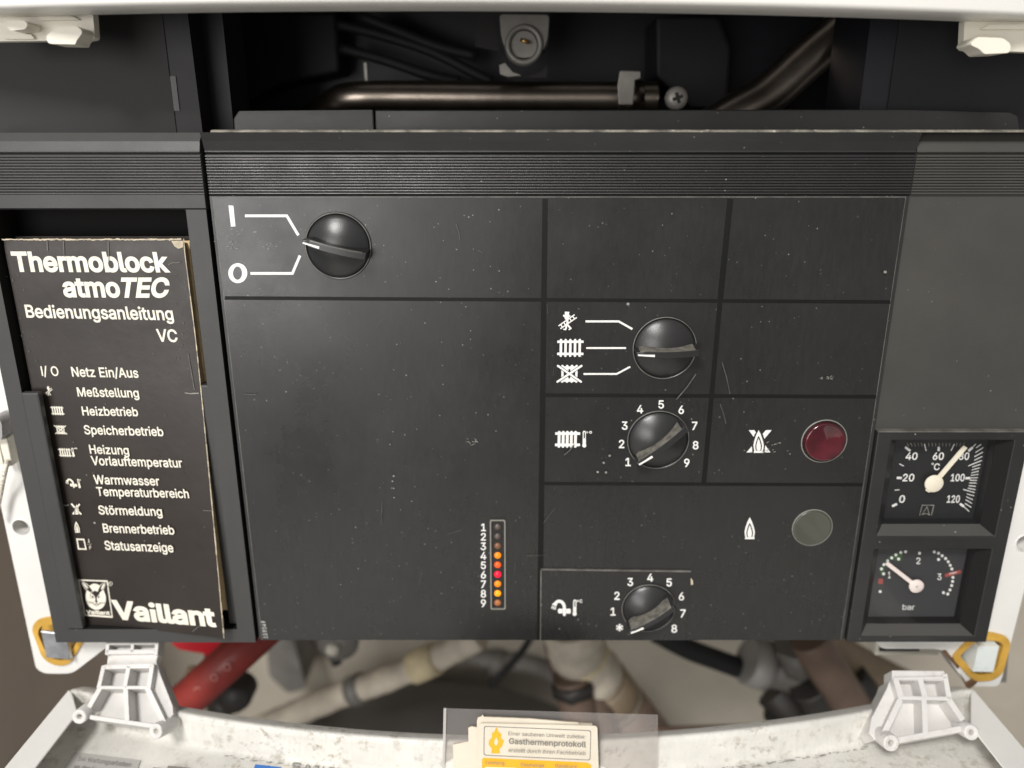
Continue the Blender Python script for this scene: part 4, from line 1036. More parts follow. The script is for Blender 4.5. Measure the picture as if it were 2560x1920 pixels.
for n in range(9):
    c = U(1244.2, 1317 + 23.72 * n, 0.0004)
    l = MB()
    r = 0.00167
    l.lathe((c.x, 0.00044, c.z), [(r, 0.0), (r * 0.97, -0.0004), (r * 0.75, -0.0008), (r * 0.4, -0.00105), (1e-5, -0.0011)], names[n], 20)
    tag(l.build('status_light', disp), words[n])

# ------------------------------------------------------------------ round lamps
def lamp(cx, cy, ro, ri, m, rim, lab, flat):
    c = U(cx, cy, YF)
    zc = D * CT - c.z * ST
    Ro, Ri = ro / F * zc, ri / F * zc
    b = MB()
    k = -0.00012
    b.lathe((c.x, YF, c.z), [(Ro, 0.0), (Ro * 0.99, -0.0004), (Ro * 0.96, -0.0003), (Ro * 0.93, k), (Ri, k)], 'deep', 64, ms=[rim, rim, 'deep', 'deep'])
    lm = b.build('indicator_lamp', panel)
    l = MB()
    if flat: pr = [(Ri, k), (Ri, -0.0004), (Ri * 0.95, -0.0007), (Ri * 0.9, -0.0006), (1e-5, -0.0007)]
    else: pr = [(Ri, k), (Ri * 0.985, -0.0012), (Ri * 0.95, -0.0019), (Ri * 0.88, -0.0018), (Ri * 0.7, -0.0013), (Ri * 0.45, -0.0007), (Ri * 0.2, -0.0004), (1e-5, -0.0003)]
    l.lathe((c.x, YF, c.z), pr, m, 64)
    l.build('lens', lm)
    tag(lm, lab)
lamp(2060, 1103, 57.5, 51, 'red_lens', 'lens_rim', 'dark red round lamp beside the crossed flame', False)
lamp(2030.5, 1319, 50.5, 47.5, 'grey_lens', 'lens_rim', 'grey green round lamp beside the flame', True)

# ------------------------------------------------------------------ gauges
YD = 0.0100
cd = crop(2100, 1050, 4.739)
x0, x1, z0, z1 = wins[0]
b = MB(); b.box(x0 - 0.001, x1 + 0.001, YD, YD + 0.003, z0 - 0.001, z1 + 0.001, 'dial')
therm = b.build('thermometer', panel)
tag(therm, 'square temperature gauge with cream needle near 80')
i = Ink(plane(YD))
for a, c in (((618, 1023), (675, 993)), ((672, 685), (732, 687)), ((772, 322), (834, 366)), ((1170, 318), (1167, 368)), ((1520, 368), (1573, 324)), ((1485, 690), (1545, 688)), ((1420, 992), (1468, 1024))):
    i.stroke([a, c], 27, T=cd)
for a, c in (((648, 832), (705, 825)), ((703, 520), (755, 545)), ((1000, 283), (1020, 365)), ((1355, 285), (1315, 365)), ((1520, 545), (1680, 478)), ((1460, 822), (1595, 860))):
    i.stroke([a, c], 10, T=cd)
for a, c in (((1605, 385), (1700, 325)), ((1592, 435), (1695, 380)), ((1590, 478), (1685, 432)), ((1570, 557), (1665, 525)), ((1562, 592), (1655, 567)), ((1555, 628), (1645, 605)),
             ((1550, 657), (1640, 643)), ((1548, 686), (1635, 683)), ((1538, 713), (1625, 715)), ((1532, 745), (1618, 748)), ((1525, 778), (1610, 787)), ((1515, 807), (1605, 825)),
             ((1505, 875), (1590, 900)), ((1495, 908), (1575, 945)), ((1488, 945), (1565, 988)), ((1480, 988), (1555, 1035)), ((1465, 1022), (1530, 1085)), ((1612, 330), (1670, 290)), ((1575, 318), (1610, 285))):
    i.stroke([a, c], 9, T=cd)
for k in range(17):
    x = 815 + 40 * k
    if abs(x - 1010) < 18 or abs(x - 1345) < 18: continue
    sl = (x - 1160) / 650
    i.stroke([(x, 312), (x + sl * 40, 272)], 8, 'scuff', T=cd)
for t, a, c in (('40', (770, 470), (918, 470)), ('60', (1088, 470), (1230, 470)), ('80', (1400, 470), (1530, 470)), ('20', (730, 724), (880, 724)), ('100', (1300, 724), (1475, 724)), ('0', (690, 978), (770, 978)), ('120', (1255, 978), (1418, 978))):
    i.text(t, a, c, 17.5, w=16, slant=0.14, up=(0, -17.5), T=cd)
i.text('C', (1105, 592), (1180, 592), 16, w=14, slant=0.12, up=(0, -16), T=cd)
X, Y = cd(1098, 520); i.ring(i.ell(X, Y, 2.8, 2.8), i.ell(X, Y, 1.5, 1.5))
i.stroke([(945, 1132), (972, 1010), (1112, 1010), (1083, 1132)], 9, 'scuff', T=cd)
i.stroke([(968, 1125), (1032, 1028), (1060, 1125), (1013, 1105), (968, 1125)], 9, 'scuff', T=cd)
i.build('temperature_scale', therm)
def needle(parent, cpx, tip, w0, w1, rad, m, y, tail=0.0, hub=None, bend=1.0):
    c, t = U(*cpx, y), U(*tip, y)
    d = Vector((t.x - c.x, t.z - c.z)); L = d.length; d /= L
    n = Vector((-d.y, d.x))
    C = Vector((c.x, c.z))
    sc = (D * CT - c.z * ST) / F
    P = [C + d * (-tail * sc) + n * w1 * sc, C + d * L + n * w1 * sc / 1.0, C + d * L - n * w1 * sc, C + d * (-tail * sc) - n * w1 * sc]
    b = MB()
    b.prism(rounded([tuple(p) for p in P], 0.0004, 3), y, y + 0.0005, m)
    b.lathe((c.x, y - 0.0004, c.z), [(rad * sc, 0.0009), (rad * sc, 0.0001), (rad * sc * 0.95, 0.0), (1e-5, -0.0001)], m, 40)
    nd = b.build('needle', parent)
    if hub:
        h = MB(); h.lathe((c.x, y - 0.0006, c.z), [(hub * sc, 0.0002), (hub * sc * 0.6, 0.0), (hub * sc * 0.5, 0.0002), (1e-5, 0.0002)], 'scuff', 16)
        h.build('hub_pin', nd)
    return nd
needle(therm, cd(1115, 755), cd(1490, 316), 0, 6.2, 23, 'needle', 0.0072, tail=26)
def pane(parent, w, y):
    b = MB()
    b.face([(w[0], y, w[2]), (w[1], y, w[2]), (w[1], y, w[3]), (w[0], y, w[3])], 'pane')
    return b.build('glass_pane', parent)
pane(therm, wins[0], 0.0048)

YE = 0.0080
ce = crop(2100, 1350, 4.148)
x0, x1, z0, z1 = wins[1]
b = MB(); b.box(x0 - 0.001, x1 - 0.0012, YE, YE + 0.003, z0 + 0.0016, z1 + 0.001, 'dial_sheen')
press = b.build('pressure_gauge', panel)
tag(press, 'square pressure gauge with pale needle just above 1 and red mark')
i = Ink(plane(YE))
i.poly([(415, 330), (430, 260), (480, 200), (560, 140), (620, 125), (650, 130), (640, 215), (590, 215), (520, 200), (470, 260), (455, 340), (475, 370), (430, 375)], 'green_ink', ce)
i.poly([(400, 400), (445, 400), (445, 455), (396, 455)], 'red_ink', ce)
for x, y in ((630, 130), (580, 155), (537, 185), (495, 217), (455, 255), (430, 300), (452, 350), (608, 197), (825, 137), (1022, 137), (1060, 163), (1095, 192), (1122, 226), (1143, 263), (1160, 300), (1022, 202),
             (1171, 388), (1168, 430), (1158, 473), (1141, 518), (1118, 560), (1073, 546), (417, 535), (680, 122), (978, 124)):
    i.disc(x, y, 15, None, 'white_ink', ce)
i.poly([(1085, 352), (1248, 308), (1258, 342), (1092, 388)], 'red_ink', ce)
i.text('max', (1130, 362), (1212, 342), 6.5, w=4, T=ce, m='needle_pink')
for t, a, c in (('1', (492, 395), (530, 395)), ('2', (783, 248), (842, 248)), ('3', (1003, 413), (1060, 413))):
    i.text(t, a, c, 15.5, w=6, up=(0, -15.5), T=ce)
i.text('bar', (640, 724), (772, 724), 13, w=2, slant=0.1, up=(0, -13.5), T=ce)
i.build('pressure_scale', press)
needle(press, ce(793, 480), ce(484, 240), 0, 5.0, 18, 'needle_pink', 0.0058, tail=0, hub=3.6)
pane(press, wins[1], 0.0046)

# ================================================================== INSTRUCTION BOOKLET leaning in the tray, lower right corner curled forward
BX0, BX1, BZ0, BZ1 = -0.2148, -0.1384, -0.2240, -0.0352
def ybook(x, z):
    u = min(1, max(0, (x - BX0) / (BX1 - BX0)))
    v = min(1, max(0, (BZ1 - z) / (BZ1 - BZ0)))
    curl = 0.0102 * (u ** 1.6) * (max(0, v - 0.22) / 0.78) ** 1.25
    wave = 0.0006 * math.sin(v * 5.0 + 0.6) * math.sin(u * 2.6 + 0.5)
    roll = 0.0007 * max(0, 1 - v / 0.030) ** 2
    return 0.0042 - curl + wave + roll
def sbook(px, py, o):
    y = 0.0042
    for _ in range(6):
        p = U(px, py, y)
        y = ybook(p.x, p.z) - o
    return U(px, py, y)
book = thing('instruction_booklet', 'worn black instruction booklet with cream lettering leaning in the document tray', 'booklet', (-0.176, 0.006, -0.224))
NU, NV, TK = 24, 60, 0.0004
b = MB()
V0, V1 = [], []
rag = random.Random(5)
for j in range(NV + 1):
    for k in range(NU + 1):
        x = BX0 + (BX1 - BX0) * k / NU
        z = BZ1 + (BZ0 - BZ1) * j / NV
        if k == NU: x += rag.gauss(0, 0.00012) - (0.0010 if j == 0 else 0.0) - (0.0008 if j == NV else 0)
        if j == 0: z += rag.gauss(0, 0.00015)
        y = ybook(x, z)
        V0.append((x, y, z)); V1.append((x, y + TK, z))
fc = []
w = NU + 1
for j in range(NV):
    for k in range(NU):
        a = j * w + k
        fc.append((a, a + 1, a + w + 1, a + w))
b.add(V0, fc, 'cover_black', True)
b.add(V1, fc, 'paper_edge', True)
border = [j * w + NU for j in range(NV + 1)], [k for k in range(w)], [NV * w + k for k in range(w)], [j * w for j in range(NV + 1)]
for bd in border:
    for a, c in zip(bd, bd[1:]): b.add([V0[a], V0[c], V1[c], V1[a]], [(0, 1, 2, 3)], 'paper_edge')
b.build('front_cover', book, weld=False)
b = MB()
for k in range(7):                            # leaves fanned a little behind the cover
    y0 = 0.0051 + k * 0.0011
    ins = 0.0004 + 0.0003 * (k % 3) - 0.0003 * k
    b.box(BX0 + 0.001, BX1 - ins, y0, y0 + 0.00095, ZU(1540), BZ1 - 0.0016 - 0.0003 * (k % 2) - (0.0004 if k == 2 else 0), 'paper')
b.build('pages', book, weld=False)
b = MB(); b.box(BX0, BX1 - 0.0012, 0.0129, 0.0133, BZ0 + 0.002, BZ1 + 0.0002, 'cover_black'); b.build('back_cover', book)

i = Ink(sbook, base=0.00006, step=0.000008)
k4 = (1, 1)
i.text('Thermoblock', (34.8, 677), (421.6, 678.5), 46.5, 'cream_ink', w=31)
i.text('atmo', (160, 740.5), (303, 741.5), 46, 'cream_ink', w=31, slant=0.0)
i.text('TEC', (297, 741.5), (420, 741.5), 45.5, 'cream_ink', w=32, slant=0.28)
i.build('title_lettering', book)
i = Ink(sbook, base=0.00006, step=0.000006)
for t, a, c, h, wt in (('Bedienungsanleitung', (64, 793), (437, 800), 31, 19), ('VC', (394, 853), (446, 854.5), 30, 17), ('I/ O', (103, 939), (149, 939.5), 23.5, 12),
        ('Netz Ein/Aus', (179, 941), (348, 944), 23.5, 15), ('Meßstellung', (193, 990.5), (350, 993.5), 22, 15), ('Heizbetrieb', (205, 1038), (347, 1040), 21.5, 15),
        ('Speicherbetrieb', (211, 1085), (410.5, 1090), 22, 15), ('Heizung', (223.6, 1133.5), (325, 1136.5), 21.5, 15), ('Vorlauftemperatur', (230, 1162), (457, 1168.6), 22, 15),
        ('Warmwasser', (236, 1209.5), (400, 1213.7), 22, 15), ('Temperaturbereich', (242.6, 1239), (474.7, 1245), 21.5, 15), ('Störmeldung', (247, 1285.4), (408, 1289.7), 21.5, 15),
        ('Brennerbetrieb', (257.4, 1330.6), (437.6, 1336), 21.5, 15), ('Statusanzeige', (262.4, 1374), (435.4, 1380.4), 22, 15)):
    i.text(t, a, c, h, 'cream_ink', w=wt)
i.build('list_lettering', book)
i = Ink(sbook, base=0.00006, step=0.000006)
i.text('Vaillant', (288, 1545), (539, 1565), 43, 'cream_ink', w=36)
i.text('®'.replace('®', 'R'), (273.5, 1461.5), (278, 1462), 5, 'cream_ink', w=0)
X, Y = 275.8, 1459.3
i.ring(i.ell(X, Y, 5.6, 5.2), i.ell(X, Y, 4.6, 4.2), 'cream_ink')
i.build('maker_lettering', book)
cb = crop(180, 1420, 5.267)
i = Ink(sbook, base=0.00006, step=0.000010)
i.ring([cb(*p) for p in ((76, 150), (468, 164), (538, 656), (160, 628))], [cb(*p) for p in ((98, 168), (456, 182), (522, 634), (178, 608))], 'cream_ink')
egg = [cb(312 + 132 * math.cos(a * math.pi / 18) * (1 - 0.08 * math.sin(-a * math.pi / 18)) + 14 * math.sin(a * math.pi / 18), 378 + 172 * math.sin(a * math.pi / 18)) for a in range(36)]
i.poly(egg, 'cream_ink')
def leaf(p, q, w, m):
    p, q = Vector(p), Vector(q)
    d = q - p; n = Vector((-d.y, d.x)).normalized()
    pts = [p + d * t + n * w * s for t, s in ((0, 0), (0.12, 0.5), (0.35, 0.9), (0.6, 1), (0.85, 0.7), (1, 0.25))] + [p + d * t - n * w * s for t, s in ((1, 0.25), (0.85, 0.7), (0.6, 1), (0.35, 0.9), (0.12, 0.5))]
    i.poly([cb(*v) for v in pts], m)
for p, q in (((118, 174), (275, 330)), ((436, 184), (345, 330))):
    leaf(p, q, 34, 'cream_ink'); leaf(Vector(p) * 0.97 + Vector(q) * 0.03, q, 26, 'cover_black')
leaf((132, 188), (212, 272), 14, 'cream_ink'); leaf((428, 200), (386, 285), 13, 'cream_ink')
i.poly([cb(*p) for p in ((262, 318), (300, 298), (338, 312), (372, 340), (385, 390), (345, 430), (322, 450), (298, 440), (250, 400), (235, 350))], 'cover_black')
leaf((250, 335), (300, 435), 24, 'cream_ink'); leaf((372, 340), (338, 435), 24, 'cream_ink')
leaf((262, 360), (285, 400), 10, 'cover_black'); leaf((358, 360), (345, 400), 10, 'cover_black')
i.stroke([cb(*p) for p in ((310, 440), (322, 455), (336, 440))], 1.6, 'cover_black')
i.stroke([cb(*p) for p in ((275, 470), (300, 485), (323, 462), (345, 485), (368, 472))], 1.5, 'cover_black')
i.stroke([cb(*p) for p in ((300, 488), (322, 500), (345, 488))], 1.2, 'cover_black')
for s in ((290, 455, 190, 438), (288, 465, 195, 462), (352, 458, 448, 450), (354, 466, 446, 470)): i.stroke([cb(s[0], s[1]), cb(s[2], s[3])], 0.9, 'cover_black')
i.text('Vaillant', cb(190, 600), cb(500, 618), 9.5, 'cream_ink', w=30)
i.build('emblem', book)

i = Ink(sbook, base=0.00006, step=0.000006)
def tilt(ox, oy, s, sx=0.168):               # the booklet's own uprights lean like its edges
    return lambda x, y: (ox + x * s + y * s * 0.19, oy + y * s + x * s * 0.02)
sweep(i, lambda x, y: (110.5 + (x - 120) * 0.050 + (y - 70) * 0.008, 965 + (y - 70) * 0.060 + (x - 120) * 0.002), 'cream_ink')
def T(ox, oy, kx, ky): return lambda x, y: (ox + (x - 110) * kx + (y - 640) * 0.011, oy + (y - 640) * ky + (x - 110) * 0.002)
radiator(i, T(125, 1015, 0.060, 0.060), (187, 284, 382, 480, 577), 640, 1015, 56, 110, 655, 40, 0.0, 'cream_ink')
crossed(i, lambda x, y: (134 + (x - 100) * 0.058 + (y - 1185) * 0.012, 1063 + (y - 1185) * 0.061 + (x - 100) * 0.002), 'cream_ink', 'cover_black')
radiator(i, T(144.5, 1120, 0.058, 0.058), (187, 284, 382, 480, 577), 640, 1015, 56, 110, 655, 40, 0.0, 'cream_ink')
thermo(i, lambda x, y: (x, y), 180.5, 1122, 1139, 5, 0.4, 'cream_ink', 'cover_black', -0.2)
for x in (187, 191): i.ring(i.ell(x, 1121, 2, 1.7), i.ell(x, 1121, 1, 0.8), 'cream_ink')
tap(i, lambda x, y: (162 + (x - 450) * 0.047 + (y - 740) * 0.012, 1198 + (y - 740) * 0.047 + (x - 450) * 0.002), 'cream_ink', 'cover_black')
i.ring(i.ell(200, 1200, 2, 1.7), i.ell(200, 1200, 1, 0.8), 'cream_ink')
for a, c in (((178, 1259), (203, 1286)), ((199, 1260), (182, 1286))): i.stroke([a, c], 4, 'cream_ink')
flame(i, lambda x, y: (x, y), 191.5, 1272, 13, 28, 'cover_black', 'cover_black')
flame(i, lambda x, y: (x, y), 192, 1273, 9.5, 25, 'cream_ink', 'cover_black')
flame(i, lambda x, y: (x + (y - 1317) * 0.15, y), 192, 1317, 13, 28, 'cream_ink', 'cover_black')
i.ring([(190.5, 1346), (211, 1347), (217, 1374.5), (195, 1374)], [(194.5, 1350), (208.5, 1350.7), (213, 1371), (198, 1370.5)], 'cream_ink')
i.center('1', (222, 1352), 7.5, 'cream_ink', 8); i.center('9', (225, 1368.5), 8, 'cream_ink', 8)
for x in (219.5, 223.5, 227.5): i.disc(x, 1360.5, 0.9, None, 'cream_ink')
i.build('list_symbols', book)
# creases and rubbed spots on the cover
i = Ink(sbook, base=0.00004, step=0.000004)
rnd = random.Random(11)
def scratch(pts, w, m='edge_dim'): i.stroke(pts, w, m)
for k in range(44):
    x = 4 + k * 10.2
    scratch([(x, 598.5 + rnd.gauss(0, 0.6)), (x + 5, 599 + rnd.gauss(0, 0.7)), (x + 10.2, 598.5 + rnd.gauss(0, 0.6))], rnd.uniform(2, 4.5), 'paper_edge')
def edge_px(z): return proj((BX1 - 0.00025, ybook(BX1, z), z))
for k in range(70):
    a, c = (edge_px(BZ1 + (BZ0 - BZ1) * (k + q) / 70) for q in (0, 1))
    scratch([a, c], rnd.uniform(0.8, 2.8), 'paper_edge')
for x, y0, y1 in ((117, 603, 627), (158, 603, 642), (270, 604, 655)): scratch([(x, y0), (x + 1, (y0 + y1) / 2), (x + 2, y1)], 1.6)
scratch([(420, 662), (432, 656), (440, 657), (450, 655)], 2.2); scratch([(462, 982), (475, 984), (497, 983)], 3, 'scuff'); scratch([(470, 885), (478, 930), (486, 975)], 1.4)
scratch([(508, 1276), (522, 1277), (535, 1276)], 2); scratch([(157, 1263), (166, 1264), (172, 1262)], 3, 'scuff'); scratch([(480, 1580), (490, 1572), (498, 1565)], 2)
i.poly([(428, 602), (457, 602), (458, 618), (446, 622), (436, 616)], 'paper_edge')
for n in range(46):
    x, y = rnd.choice([(40 + rnd.gauss(0, 14), rnd.uniform(640, 900)), (450 + rnd.gauss(0, 10), rnd.uniform(640, 960)), (rnd.uniform(120, 500), rnd.uniform(620, 1560))])
    x += max(0, (y - 690)) * 0.16 if x < 80 else 0
    scratch([(x, y), (x + rnd.uniform(0.5, 2), y + rnd.uniform(1, 5))], rnd.uniform(0.8, 1.8))
tag(i.build('crease_marks', book), kind='stuff')

# ================================================================== WHITE COVER above, lifted clear of the panel, with two latch plates
cov = thing('casing_cover', 'white casing cover above the control panel with rounded lower lip', 'cover', (0, -0.02, 0.05))
def cy(x): return -0.030 + 0.52 * (x + 0.01) ** 2
def cz(x): return 0.0494 - 0.0042 * x
xs = [-0.33 + 0.66 * k / 66 for k in range(67)]
b = MB()
prof = []
XN = (XU(322, 45, -0.01), XU(2338, 55, -0.01))
for x in xs:
    y, z = cy(x), cz(x)
    lip = 0.0165
    out = abs(x) > 0.2
    prof.append([(x, y, z + 0.42), (x, y, z + 0.0016), (x, y + 0.0004, z + 0.0004), (x, y + 0.0016, z), (x, y + lip - 0.001, z - 0.0004), (x, y + lip, z + 0.0004), (x, y + lip, z + 0.014)])
n = len(prof[0])
b.add([p for r in prof for p in r], [(i_ * n + k, i_ * n + k + 1, (i_ + 1) * n + k + 1, (i_ + 1) * n + k) for i_ in range(len(xs) - 1) for k in range(n - 1)], 'white_cover', True)
b.build('cover_shell', cov, weld=False)
def latch(pts, tabs, y, lab, extra=()):
    p = MB()
    p.prism(rounded([tuple(U(*q, y).xz) for q in pts], 0.0012), y, y + 0.004, 'cream_plastic')
    for e in extra:
        p.prism(rounded([tuple(U(*q, y - 0.001).xz) for q in e], 0.0006), y - 0.0015, y + 0.001, 'cream_plastic')
    lp = p.build('latch_plate', cov, bevel=0.0006)
    tag(lp, lab)
    for t in tabs:
        h = MB()
        h.prism(rounded([tuple(U(*q, y - 0.008).xz) for q in t], 0.0014), y - 0.009, y + 0.001, 'cream_plastic')
        h.build('latch_hook', lp, bevel=0.0010, seg=3)
latch(((-60, 28), (232, 28), (237, 98), (215, 101), (-60, 104)),
      (((18, 56), (26, 51), (66, 53), (73, 61), (68, 74), (32, 78), (22, 70)), ((118, 92), (144, 68), (196, 66), (211, 80), (194, 104), (192, 112), (124, 110))), 0.004,
      'cream latch plate with two hooks at the left end',
      (((98, 36), (180, 40), (200, 50), (98, 52)), ((10, 84), (80, 86), (88, 98), (10, 98))))
latch(((2412, 48), (2620, 44), (2620, 132), (2408, 124)),
      (((2420, 112), (2438, 93), (2505, 96), (2524, 112), (2520, 133), (2456, 136), (2446, 124)),), 0.004,
      'cream latch plate with one hook at the right end', (((2450, 74), (2470, 62), (2620, 60), (2620, 74)),))

# ================================================================== LOWER FLAP hanging open, bowed rear rim towards the camera in the middle
flap = thing('lower_flap', 'dirty white lower flap folded open below the control panel', 'flap', (0, -0.05, -0.275))
ZF, ZFL = -0.2585, -0.2745
def fy(x): return -0.0345 + 0.0345 * min(1.0, abs((x - 0.004) / 0.222)) ** 2.0
xs = [-0.2215 + 0.453 * k / 80 for k in range(81)]
b = MB()
rows = []
rr = random.Random(2)
for x in xs:
    y = fy(x)
    rows.append([(x, y + 0.010, ZF - 0.006), (x, y + 0.0012, ZF - 0.0004), (x, y, ZF), (x, y - 0.0012, ZF - 0.0003), (x, y - 0.0018, ZF - 0.003), (x, y - 0.0026, ZFL + 0.002), (x, y - 0.0042, ZFL + 0.0003), (x, y - 0.007, ZFL), (x, -0.26, ZFL)])
n = len(rows[0])
b.add([p for r in rows for p in r], [(i_ * n + k, i_ * n + k + 1, (i_ + 1) * n + k + 1, (i_ + 1) * n + k) for i_ in range(80) for k in range(n - 1)], 'dirty_white', True)
b.build('flap_shell', flap, weld=False)
for side in (-1, 1):
    b = MB()
    if side < 0: P = [(-0.2225, 0.0000), (-0.2195, -0.0025), (-0.2090, -0.0165), (-0.2088, -0.26), (-0.2225, -0.26)]
    else: P = [(0.2318, 0.0000), (0.2285, -0.0030), (0.2155, -0.0255), (0.2140, -0.26), (0.2318, -0.26)]
    b.add([(x, y, ZF + 0.0004) for x, y in P] + [(x, y, ZF - 0.0006) for x, y in P],
          [tuple(range(5)), tuple(range(9, 4, -1))] + [(k, (k + 1) % 5, 5 + (k + 1) % 5, 5 + k) for k in range(5)], 'white_metal')
    b.add([(P[0][0], P[0][1], ZF), (P[4][0], P[4][1], ZF), (P[4][0], P[4][1], ZFL - 0.001), (P[0][0], P[0][1], ZFL - 0.001)], [(0, 1, 2, 3)], 'white_metal')
    b.build('side_rim', flap, bevel=0.0006)
# grime along the fold of the rear rim
i = Ink(lambda px, py, o: UZ(px, py, ZFL + 0.0002 + o), base=0.00005)
rnd = random.Random(8)
def foldpx(x):
    return proj((x, fy(x) - 0.0052 - rnd.uniform(0, 0.0015), ZFL + 0.0003))
for k in range(120):
    x = rnd.choice([rnd.uniform(-0.14, -0.03), rnd.uniform(0.04, 0.17), rnd.uniform(0.09, 0.17)])
    a = foldpx(x)
    l = rnd.uniform(3, 16)
    sl = (0.06 if x < 0 else -0.09)
    i.stroke([a, (a[0] + l / 2, a[1] + l / 2 * sl + rnd.uniform(-1.5, 1.5)), (a[0] + l, a[1] + l * sl + rnd.uniform(-1, 1))], rnd.uniform(0.7, 2.2), rnd.choice(['scuff', 'scuff', 'label_grey']))
tag(i.build('fold_grime', flap), kind='stuff')

HN = Vector((0, -math.cos(math.radians(50)), math.sin(math.radians(50))))     # the arms slope back, facing up to the viewer
HP = Vector((0, -0.0235, -0.2600))
def slab(b, pts, d0, d1, m='white_plastic'):
    f = [UP(p[0], p[1], HP, HN) for p in pts]
    tri = tessellate_polygon([[Vector((p[0], p[1], 0)) for p in pts]])
    n = len(f)
    b.add([p - HN * d0 for p in f], tri, m)
    b.add([p - HN * d1 for p in f], [q[::-1] for q in tri], m)
    for k in range(n):
        a, e = f[k], f[(k + 1) % n]
        b.add([a - HN * d0, e - HN * d0, e - HN * d1, a - HN * d1], [(0, 1, 2, 3)], m)
def rib(b, T, p, q, w, d0, d1):
    p, q = Vector(T(*p)), Vector(T(*q))
    k = T(1, 0)[0] - T(0, 0)[0]
    t = (q - p).normalized(); nn = Vector((-t.y, t.x)) * w * k / 2
    slab(b, [p + nn, q + nn, q - nn, p - nn], d0, d1)
def barrel(b, T, c, back, rpx, d0, ln=0.016):
    m = 'white_plastic'
    p = UP(*T(*c), HP, HN) - HN * d0
    e = UP(*T(*back), HP, HN) - HN * (d0 + ln)
    d = (e - p).normalized()
    zc = (p.y + D) * CT - p.z * ST
    R = rpx / F * zc
    s0 = len(b.v)
    b.lathe((0, 0, 0), [(1e-5, 0.004), (R * 0.30, 0.004), (R * 0.34, 0.0004), (R * 0.88, 0.0), (R, 0.0006), (R, ln), (R * 0.9, ln + 0.003), (1e-5, ln + 0.003)], m, 28, ms=['dirty_white', 'dirty_white', m, m, m, m, m])
    q = Vector((0, 1, 0)).rotation_difference(d).to_matrix()
    b.xf(lambda v: p + q @ v, s0)
h = MB()                                       # left hinge arm: ladder strip, neck, box and splayed foot
T = crop(0, 1480, 3.456)
S = lambda pts, d0, d1: slab(h, [T(*p) for p in pts], d0, d1)
S(((955, 380), (1398, 380), (1372, 560), (940, 560)), 0.003, 0.005)
for p, q, w in (((968, 380), (952, 560), 30), ((1390, 380), (1372, 560), 30), ((1180, 380), (1168, 545), 26), ((945, 535), (1375, 530), 40), ((960, 462), (1392, 458), 22)):
    rib(h, T, p, q, w, -0.004, 0.0035)
S(((945, 545), (1378, 540), (1362, 600), (1366, 655), (930, 662), (938, 600)), -0.0015, 0.004)
S(((930, 650), (1360, 640), (1320, 850), (890, 850)), 0.004, 0.006)
for p, q, w in (((935, 655), (890, 852), 34), ((1350, 645), (1318, 852), 36), ((1150, 655), (1112, 850), 36), ((932, 668), (1362, 656), 40), ((882, 842), (1328, 842), 30)):
    rib(h, T, p, q, w, -0.005, 0.0045)
S(((895, 850), (1320, 850), (1420, 1175), (810, 1100)), 0.004, 0.006)
S(((1345, 640), (1368, 625), (1385, 700), (1500, 990), (1505, 1060), (1440, 1130), (1318, 850)), -0.001, 0.010)
for p, q, w in (((905, 845), (808, 1015), 40), ((1305, 845), (1452, 1150), 46), ((1122, 850), (1136, 1125), 40), ((815, 1095), (1400, 1178), 40)):
    rib(h, T, p, q, w, -0.005, 0.0045)
barrel(h, T, (737, 1103), (775, 975), 18.5, -0.0065, 0.010)
barrel(h, T, (1393, 1230), (1470, 1120), 19.5, -0.0075, 0.011)
tag(h.build('hinge_arm', flap, bevel=0.0005), 'left white hinge arm reaching up behind the control panel')
h = MB()                                       # right hinge arm, shorter, its upper end free
T = crop(1950, 1560, 3.626)
S(((985, 436), (1452, 440), (1468, 470), (1475, 530), (985, 530)), -0.004, 0.006)
S(((1000, 510), (1470, 505), (1508, 700), (1048, 690)), 0.004, 0.006)
for p, q, w in (((1010, 515), (1062, 692), 52), ((1450, 470), (1492, 705), 44), ((1230, 510), (1275, 690), 48), ((990, 515), (1470, 505), 26), ((1040, 686), (1512, 694), 38)):
    rib(h, T, p, q, w, -0.005, 0.0045)
S(((1060, 700), (1490, 700), (1620, 930), (900, 1050)), 0.004, 0.006)
S(((985, 520), (1040, 700), (900, 1010), (860, 1060), (800, 990), (825, 850), (960, 590)), -0.001, 0.012)
for p, q, w in (((1052, 700), (905, 1010), 56), ((1485, 700), (1615, 890), 48), ((1265, 695), (1275, 1010), 48), ((1015, 1070), (1600, 965), 60)):
    rib(h, T, p, q, w, -0.005, 0.0045)
barrel(h, T, (953, 1106), (905, 970), 21, -0.0075, 0.011)
barrel(h, T, (1678, 1006), (1650, 910), 19, -0.0065, 0.010)
tag(h.build('hinge_arm', flap, bevel=0.0005), 'right white hinge arm with free upper end')

# stickers lying on the flap's inner face
sfl = lambda px, py, o: UZ(px, py, ZFL + 0.0002 + o)
def sticker(name, pts, m):
    s_ = MB()
    v = [UZ(p[0], p[1], ZFL + 0.0005) for p in pts]
    s_.face(v, m)
    return s_.build(name, flap)
cf = crop(0, 1480, 3.456)
st = sticker('maintenance_sticker', [cf(*p) for p in ((645, 1382), (1215, 1452), (1120, 1760), (440, 1690))], 'label_grey')
i = Ink(lambda px, py, o: UZ(px, py, ZFL + 0.0005 + o), base=0.00004)
i.text('Bei Wartungsarbeiten', (194, 1901.5), (327, 1917.5), 12.5, 'text_grey', w=4, slant=0.25, up=(0, -12))
i.text('an der Feuerungs', (183, 1921.5), (295, 1936), 12.5, 'text_grey', w=4, slant=0.25, up=(0, -12))
i.poly([(383, 1918), (400, 1920), (398, 1930), (381, 1928)], 'text_grey'); i.poly([(420, 1914), (475, 1919), (472, 1930), (416, 1926)], 'text_grey')
i.build('sticker_text', st)
